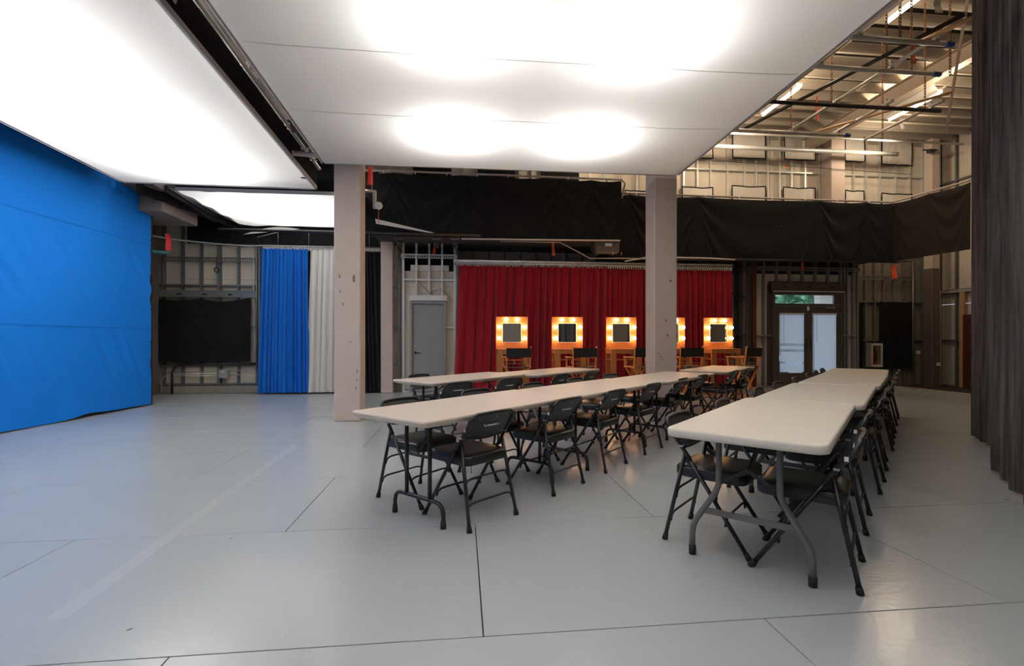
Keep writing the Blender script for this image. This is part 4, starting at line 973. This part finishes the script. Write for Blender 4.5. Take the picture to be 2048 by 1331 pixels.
# ---- padded folding chair, facing +y
T1 = text_mesh('Crafts Service', .0205, M['labelink'], True)
T2 = text_mesh('FOX', .0185, M['white'], True)
def make_chair():
    t = thing('folding_chair', 'chair', 'chair')
    R_ = .0125
    def up(z): return .24-.667*z           # y along the front leg tube
    for s in (-1, 1):
        lg = MB().tube([(s*.212, up(.03), .03), (s*.200, up(.50), .50)], R_, 8).build('leg', M['black_metal'], t)
        MB().tube([(s*.2125, up(0), .0), (s*.212, up(.036), .036)], [.018, .0155], 8).build('foot_cap', M['rubber'], lg)
        lg = MB().tube([(s*.218, -.238, .03), (s*.188, -.128, .545)], R_, 8).build('leg', M['black_metal'], t)
        MB().tube([(s*.2195, -.243, .0), (s*.2178, -.236, .036)], [.018, .0155], 8).build('foot_cap', M['rubber'], lg)
        MB().bar((s*.184, -.128, .505), (s*.186, -.02, .425), .006, .024).build('hinge_link', M['black_metal'], t)
    bp = [(-.200, up(.5), .5), (-.198, up(.62), .62), (-.196, -.214, .665), (-.192, -.232, .697)]
    c = [(-.192+.045*(1-math.cos(a)), -.232-.016*math.sin(a), .697+.042*math.sin(a)) for a in (PI/8, PI/4, 3*PI/8, PI/2)]
    left = bp+c; mid_ = [(-.07, -.257, .743), (0, -.259, .744)]
    pts = left+mid_; pts += [(-x, y, z) for x, y, z in reversed(pts[:-1])]
    MB().tube(pts, .0135, 8).build('back_frame', M['black_metal'], t)
    for s in (-1, 1): MB().box((s*.2-.014, up(.58)-.013, .578), (s*.2+.014, up(.58)+.013, .588)).build('bracket', M['chrome'], t)
    def arch(y, z, x, h):
        return [(-x, y, z-h), (-x+.012, y, z-h*.35), (-x+.04, y, z-.003), (-x+.07, y, z), (x-.07, y, z), (x-.04, y, z-.003), (x-.012, y, z-h*.35), (x, y, z-h)]
    MB().tube(arch(-.208, .165, .210, .045), .007, 6).build('stretcher', M['black_metal'], t)
    MB().tube(arch(-.178, .315, .200, .05), .007, 6).build('stretcher', M['black_metal'], t)
    MB().tube(arch(up(.20), .20, .206, .045), .007, 6).build('stretcher', M['black_metal'], t)
    # seat: pan and cushion
    o1 = rrect(.200, .205, .055); f = lambda k, dz=0: [(x*k*(1+.04*(y > 0)), y*k+.012) for x, y in o1]
    slab_rings(MB(), [(f(.955), .398), (f(.985), .403), (f(1), .412), (f(1), .440), (f(.99), .446)]).build('seat_pan', M['chairshell'], t)
    slab_rings(MB(), [(f(.99), .444), (f(1.005), .449), (f(.985), .456), (f(.93), .466), (f(.80), .474), (f(.5), .479), (f(.15), .480)]).build('seat', M['vinyl'], t)
    # back shell
    n = 18
    def sh(off):
        def fn(u, v):
            z = lerp(.575, .739, v); q = 2*u-1
            yc = -.155-(z-.60)*.70
            hw = .190
            if v > .62: hw = .190-.052*(1-math.sqrt(max(0, 1-((v-.62)/.38)**2)))
            if v < .15: hw = .190-.02*(1-v/.15)**2
            zz = z-.014*(1-v)*(1-q*q)*1.0+(-.006*(q**4))*v
            return (q*hw, yc-.010*(1-q*q)+off, zz)
        return fn
    m_ = MB().grid(sh(-.006), n, 10).grid(sh(.006), n, 10)
    m_.tube([Vector(sh(0)(i/n, 0)) for i in range(n+1)], .0085, 6)
    br = m_.build('backrest', M['chairshell'], t)
    yc = lambda z: -.155-(z-.60)*.70
    tilt = math.atan2(.70, 1)
    for x, z in ((-.15, .595), (.15, .595), (-.02, .615), (.02, .712), (-.13, .710), (.14, .705)):
        MB().lathe([(.005, 0), (.004, .003), (0, .004)], n=7, mtx=Matrix.Translation((x, yc(z)-.017+.006*(abs(x) > .1), z)) @ Matrix.Rotation(PI/2-tilt, 4, 'X')).build('rivet', M['chrome'], br)
    LM = Matrix.Translation((.0, yc(.663)-.0185, .663)) @ Matrix.Rotation(PI/2-tilt, 4, 'X')    # local x right as seen from behind
    lb = MB().box((-.072, -.0145, 0), (.072, .0145, .0012), LM)
    lb.build('label_plate', M['white'], br)
    MB().box((-.069, -.012, .0012), (-.034, .012, .0018), LM).build('label_logo_field', M['labelblue'], br)
    MB().box((.048, -.012, .0012), (.070, .012, .0018), LM).build('label_logo_field', M['labelblue'], br)
    for me_, dx, nm, sc_ in ((T1, .007, 'lettering', .62), (T2, -.0515, 'lettering', 1), (T2, .059, 'lettering', .62)):
        o = bpy.data.objects.new(nm, me_); COL.objects.link(o); o.parent = br
        o.matrix_local = LM @ Matrix.Translation((dx, 0, .0022)) @ Matrix.Diagonal((sc_*.98, 1 if me_ is T1 else sc_, 1, 1))
    MB().box((-.2125, -.196, .628), (-.2115, -.178, .652)).build('side_sticker', M['white'], t)
    return t
chair0 = make_chair(); used = [False]
def uv(u, v): r = 2**-.5; return ((u-v)*r, (u+v)*r, 0)
def chair(u, v, face, label, group, wob=0, xy=None):
    p = xy or uv(u, v); rz = math.radians(45 if face > 0 else 225)+math.radians(wob)
    if not used[0]:
        used[0] = True; chair0.location = p; chair0.rotation_euler = (0, 0, rz); chair0['label'] = label; chair0['group'] = group; return chair0
    return dup(chair0, p, rz, label, group)
rg = random.Random(4)
# table rows in (u, v): u runs away from the camera along the row, v across it
for i, u in enumerate((2.43, 3.35, 4.18, 5.08, 5.97, 6.75, 8.02, 8.86)):
    v = 2.35-(.10 if i > 5 else 0)
    chair(u, v, 1, 'black padded folding chair, camera side of the middle table row, %s from near end' % ORD[i], 'folding chairs at the middle table row', [-4, -1, 1, -1, 2, -2, 1, 2][i])
for i, u in enumerate((2.48, 3.36, 4.28, 5.18, 6.1)):
    chair(u, 2.93, -1, 'black padded folding chair, far side of the middle table row, %s from near end' % ORD[i], 'folding chairs at the middle table row', [3, -2, 1, 2, -1][i])
chair(8.85, 2.80, -1, 'black padded folding chair, far side of the middle row beyond the right column', 'folding chairs at the middle table row', 2)
for i, (u, v) in enumerate(((3.05, .40), (3.95, .41), (5.02, .36), (5.92, .35), (6.98, .31), (7.86, .30), (8.98, .29), (9.77, .27))):
    chair(u, v, 1, 'black padded folding chair, right side of the right table row, %s from near end' % ORD[i], 'folding chairs at the right table row', [2, 0, -2, 1, 0, -1, 1, 0][i])
for i, (u, v) in enumerate(((3.10, .88), (4.02, .86), (5.25, .86), (6.1, .84), (7.0, .80), (7.95, .78), (8.75, .78), (9.45, .77))):
    chair(u, v, -1, 'black padded folding chair, left side of the right table row, %s from near end' % ORD[i], 'folding chairs at the right table row', [-1, 2, 1, -2, 1, 0, 1, -1][i])
for i, (u, v) in enumerate(((3.86, 4.10), (4.66, 4.02), (5.68, 3.93), (6.47, 3.90))):
    chair(u, v, 1, 'black padded folding chair, camera side of the back left table row, %s from left' % ORD[i], 'folding chairs at the back left table row', [-8, -4, 1, 2][i])
chair(4.36, 4.93, -1, 'black padded folding chair on the curtain side of the back left table row', 'folding chairs at the back left table row', 3)

# ---- folding tables, long side on x, tops at .74
def table_top(m, style):
    W2, H2 = .915, .38
    if style == 'r':
        o = rrect(W2, H2, .062, 6); s_ = lambda d: [(x*(1-d/W2), y*(1-d/H2)) for x, y in o]
        return slab_rings(MB(), [(s_(.012), .692), (s_(.002), .696), (s_(0), .706), (s_(0), .728), (s_(.004), .737), (s_(.013), .740)])
    o = rrect(W2, H2, .045, 6); s_ = lambda d: [(x*(1-d/W2), y*(1-d/H2)) for x, y in o]
    return slab_rings(MB(), [(s_(.05), .690), (s_(.035), .695), (s_(.008), .712), (s_(0), .722), (s_(0), .731), (s_(.004), .738), (s_(.014), .740)])
def make_r():
    t = thing('folding_table', 'table', 'table')
    table_top('top_r', 'r').build('table_top', M['top_r'], t)
    for s in (-1, 1):
        X = s*.71
        for q in (-1, 1):
            pts = [(X, q*.150, .69), (X, q*.150, .46), (X, q*.152, .42), (X, q*.168, .375), (X, q*.272, .205), (X, q*.288, .165), (X, q*.294, .12), (X, q*.294, .035)]
            lg = MB().tube(pts, .0165, 10).build('leg', M['leg_r'], t)
            MB().tube([(X, q*.294, .0), (X, q*.294, .05)], .0205, 10).build('foot_cap', M['rubber'], lg)
        MB().bar((X, -.232, .265), (X, .232, .265), .012, .032).build('crossbar', M['leg_r'], t)
        MB().bar((X, 0, .682), (X, .0, .681), .02, .02).bar((X, -.30, .683), (X, .30, .683), .04, .02).build('leg_bracket', M['leg_r'], t)
        MB().bar((X-s*.02, .0, .52), (X-s*.34, .0, .69), .02, .012, (0, 1, 0)).bar((X, -.15, .43), (X, .0, .52), .008, .02).bar((X, .15, .43), (X, .0, .52), .008, .02).build('brace', M['leg_c'], t)
    return t
def make_c():
    t = thing('folding_table', 'table', 'table')
    table_top('top_c', 'c').build('table_top', M['top_c'], t)
    for s in (-1, 1):
        X = s*.635
        for q in (-1, 1): MB().tube([(X, q*.118, .69), (X, q*.118, .155)], .0145, 8).build('leg', M['leg_c'], t)
        pts = [(X, -.247, .03), (X, -.246, .09), (X, -.235, .128), (X, -.208, .150), (X, -.17, .157), (X, .17, .157), (X, .208, .150), (X, .235, .128), (X, .246, .09), (X, .247, .03)]
        ft = MB().tube(pts, .0145, 8).build('foot_bar', M['leg_c'], t)
        for q in (-1, 1): MB().tube([(X, q*.247, 0), (X, q*.247, .05)], [.020, .0175], 8).build('foot_cap', M['rubber'], ft)
        MB().bar((X, -.25, .684), (X, .25, .684), .04, .016).build('leg_bracket', M['leg_c'], t)
        MB().bar((X, .118, .44), (X, -.118, .44), .01, .02).tube([(X, .0, .45), (X-s*.12, .0, .60), (X-s*.36, .0, .688)], .009, 6).build('brace', M['leg_c'], t)
    return t
tr_, tc_ = make_r(), make_c()
def put(t, first, loc, rz, label, group):
    if first: t.location = loc; t.rotation_euler = (0, 0, rz); t['label'] = label; t['group'] = group; return t
    return dup(t, loc, rz, label, group)
for i, (x, y, a, lab) in enumerate(((2.023, 2.921, 45.2, 'cream folding table with grey bent legs, nearest the camera in the right row'), (3.36, 4.18, 44.6, 'cream folding table second from the near end of the right row'),
                                    (4.761, 5.512, 44.2, 'cream folding table third from the near end of the right row'), (6.034, 6.773, 45.5, 'cream folding table at the far end of the right row'))):
    put(tr_, i == 0, (x, y, 0), math.radians(a), lab, 'cream folding tables in the right row')
for i, (x, y, a, lab, g) in enumerate(((.15, 3.765, 45.6, 'tan folding table with dark legs, nearest the camera in the middle row', 'm'), (1.455, 5.023, 44.3, 'tan folding table second from the near end of the middle row', 'm'),
                                       (2.765, 6.262, 45.4, 'tan folding table third in the middle row, in front of the right tan column', 'm'), (4.399, 7.828, 45.5, 'tan folding table at the far end of the middle row beyond the column', 'm'),
                                       (.051, 6.411, 46.5, 'tan folding table at the left end of the back left row', 'b'), (1.422, 7.514, 45.6, 'tan folding table at the right end of the back left row', 'b'))):
    put(tc_, i == 0, (x, y, 0), math.radians(a), lab, 'tan folding tables in the middle row' if g == 'm' else 'tan folding tables in the back left row')

# ---- vanities with lit mirrors, facing -y
def make_vanity():
    t = thing('makeup_vanity', 'vanity', 'vanity')
    w2 = .345
    MB().bbox((-w2, -.24, 1.005), (w2, .22, 1.035), .004).build('table_top', M['wood'], t)
    for sx in (-1, 1):
        for y0 in (-.21, .15): MB().bbox((sx*(w2-.065)-.06, y0-.02, 0), (sx*(w2-.065)+.06, y0+.02, 1.005), .003).build('leg', M['wood'], t)
    MB().bbox((-w2+.01, -.238, .93), (w2-.01, -.23, 1.004), .002).build('apron', M['wood'], t)
    for sx in (-1, 1): MB().bbox((sx*(w2-.012)-.006, -.19, .93), (sx*(w2-.012)+.006, .17, 1.004), .002).build('side_apron', M['wood'], t)
    MB().bbox((-w2+.02, -.19, .79), (w2-.02, .17, .81), .003).build('shelf', M['wood'], t)
    for x in (-.27, .27): MB().lathe([(0, 0), (.011, 0), (.008, .008), (0, .01)], n=8, mtx=Matrix.Translation((x, -.238, .97)) @ Matrix.Rotation(PI/2, 4, 'X')).build('bolt', M['chrome'], t)
    # mirror board with a hole for the glass
    bz0, bz1 = 1.035, 1.73; mx, mz0, mz1 = .205, 1.175, 1.59
    mb = MB()
    for lo, hi in (((-w2, bz0), (-mx, bz1)), ((mx, bz0), (w2, bz1)), ((-mx, bz0), (mx, mz0)), ((-mx, mz1), (mx, bz1))): mb.box((lo[0], .10, lo[1]), (hi[0], .13, hi[1]))
    bd = mb.build('mirror_board', M['wood'], t)
    MB().box((-mx, .118, mz0), (mx, .124, mz1)).build('mirror_glass', M['mirror'], bd)
    fr = MB()
    for a, b in (((-mx, mz0), (mx, mz0)), ((mx, mz0), (mx, mz1)), ((mx, mz1), (-mx, mz1)), ((-mx, mz1), (-mx, mz0))): fr.bar((a[0], .097, a[1]), (b[0], .097, b[1]), .008, .010)
    fr.build('mirror_trim', M['whitecurt'], bd)
    for x in (-.27, .27): MB().lathe([(0, 0), (.012, 0), (.009, .01), (0, .012)], n=8, mtx=Matrix.Translation((x, .10, 1.09)) @ Matrix.Rotation(PI/2, 4, 'X')).build('bolt', M['chrome'], bd)
    for x, z in ((-.125, 1.665), (.115, 1.665), (-.275, 1.505), (.275, 1.505), (-.275, 1.265), (.275, 1.265)):
        sk = MB().lathe([(0, 0), (.03, 0), (.03, .012), (.02, .02), (.02, .03), (0, .03)], n=12, mtx=Matrix.Translation((x, .10, z)) @ Matrix.Rotation(PI/2, 4, 'X')).build('bulb_socket', M['white'], t)
        MB().lathe([(.018, 0)]+[(.040*math.sin(a), .045-.040*math.cos(a)) for a in [i*PI/8 for i in range(2, 9)]], n=14, mtx=Matrix.Translation((x, .072, z)) @ Matrix.Rotation(PI/2, 4, 'X')).build('bulb', M['bulb'], sk)
    MB().box((.02, -.19, .72), (.035, -.185, .78)).build('paper_tag', M['tagwhite'], t)
    return t
va = make_vanity()
VX = ((1.085, 'leftmost of five, left of the right tan column'), (2.31, 'second from the left before the red curtain'), (3.53, 'third, just left of the right tan column'),
      (4.66, 'mostly hidden behind the right tan column'), (5.80, 'rightmost of five, beside the end of the red curtain'))
for i, (x, lab) in enumerate(VX):
    put(va, i == 0, (x, 10.25, 0), math.radians((0, 0, 0, 0, 0)[i]), 'wooden makeup vanity with lit bulbs, '+lab, 'makeup vanities along the red curtain')
# ---- tall director's chairs, facing +y (towards the mirrors)
def make_director():
    t = thing('director_chair', 'chair', 'chair')
    W = .236; m_ = M['wood2']
    for sx in (-1, 1):
        MB().bbox((sx*W-.018, -.22, .0), (sx*W+.018, .24, .035), .004).build('floor_rail', m_, t)
        MB().bbox((sx*W-.018, -.21, .665), (sx*W+.018, .22, .70), .004).build('seat_rail', m_, t)
        MB().bbox((sx*W-.028, -.19, .865), (sx*W+.028, .24, .887), .004).build('armrest', m_, t)
        MB().bar((sx*W, .19, .70), (sx*W, .20, .868), .024, .03).build('arm_post', m_, t)
        MB().bar((sx*W, -.17, .70), (sx*W*1.02, -.235, 1.085), .024, .032).build('back_post', m_, t)
        MB().lathe([(.012, 0), (.014, .006), (.008, .016), (0, .018)], (sx*W*1.02, -.235, 1.085), 8).build('post_cap', M['chrome'], t)
    for y in (-.155, .17):
        MB().bar((-W, y, .03), (W, y, .67), .022, .036, (0, 1, 0)).build('leg', m_, t)
        MB().bar((W, y+.026, .03), (-W, y+.026, .67), .022, .036, (0, 1, 0)).build('leg', m_, t)
    for z in (.60, .76): MB().tube([(-W, -.185, z), (W, -.185, z)], .006, 6).build('tie_rod', M['steel'], t)
    MB().grid(lambda u, v: (lerp(-W, W, u), lerp(-.19, .2, v), .70-.03*math.sin(PI*u)), 10, 4).grid(lambda u, v: (lerp(-W, W, u), lerp(-.19, .2, v), .693-.03*math.sin(PI*u)), 10, 4).build('seat', M['canvas'], t)
    def bk(o): return lambda u, v: (lerp(-W-.012, W+.012, u), -.222-.010*(v)-.012*math.sin(PI*u)+o, lerp(.885, 1.065, v))
    MB().grid(bk(-.016), 10, 4).grid(bk(.016), 10, 4).build('backrest', M['canvas'], t)
    MB().bbox((-W, .24, .24), (W, .36, .26), .003).build('footrest', m_, t)
    return t
dc = make_director()
for i, (x, y, a, lab) in enumerate(((1.10, 9.55, 3, 'before the leftmost vanity'), (2.40, 9.5, 7, 'before the second vanity'), (3.62, 9.45, 9, 'before the third vanity'),
                                    (4.62, 9.5, 4, 'partly hidden behind the right tan column'), (5.82, 9.4, 24, 'before the rightmost vanity, turned sideways'))):
    put(dc, i == 0, (x, y, 0), math.radians(a), 'tall wooden director chair with black canvas back, '+lab, 'director chairs before the vanities')
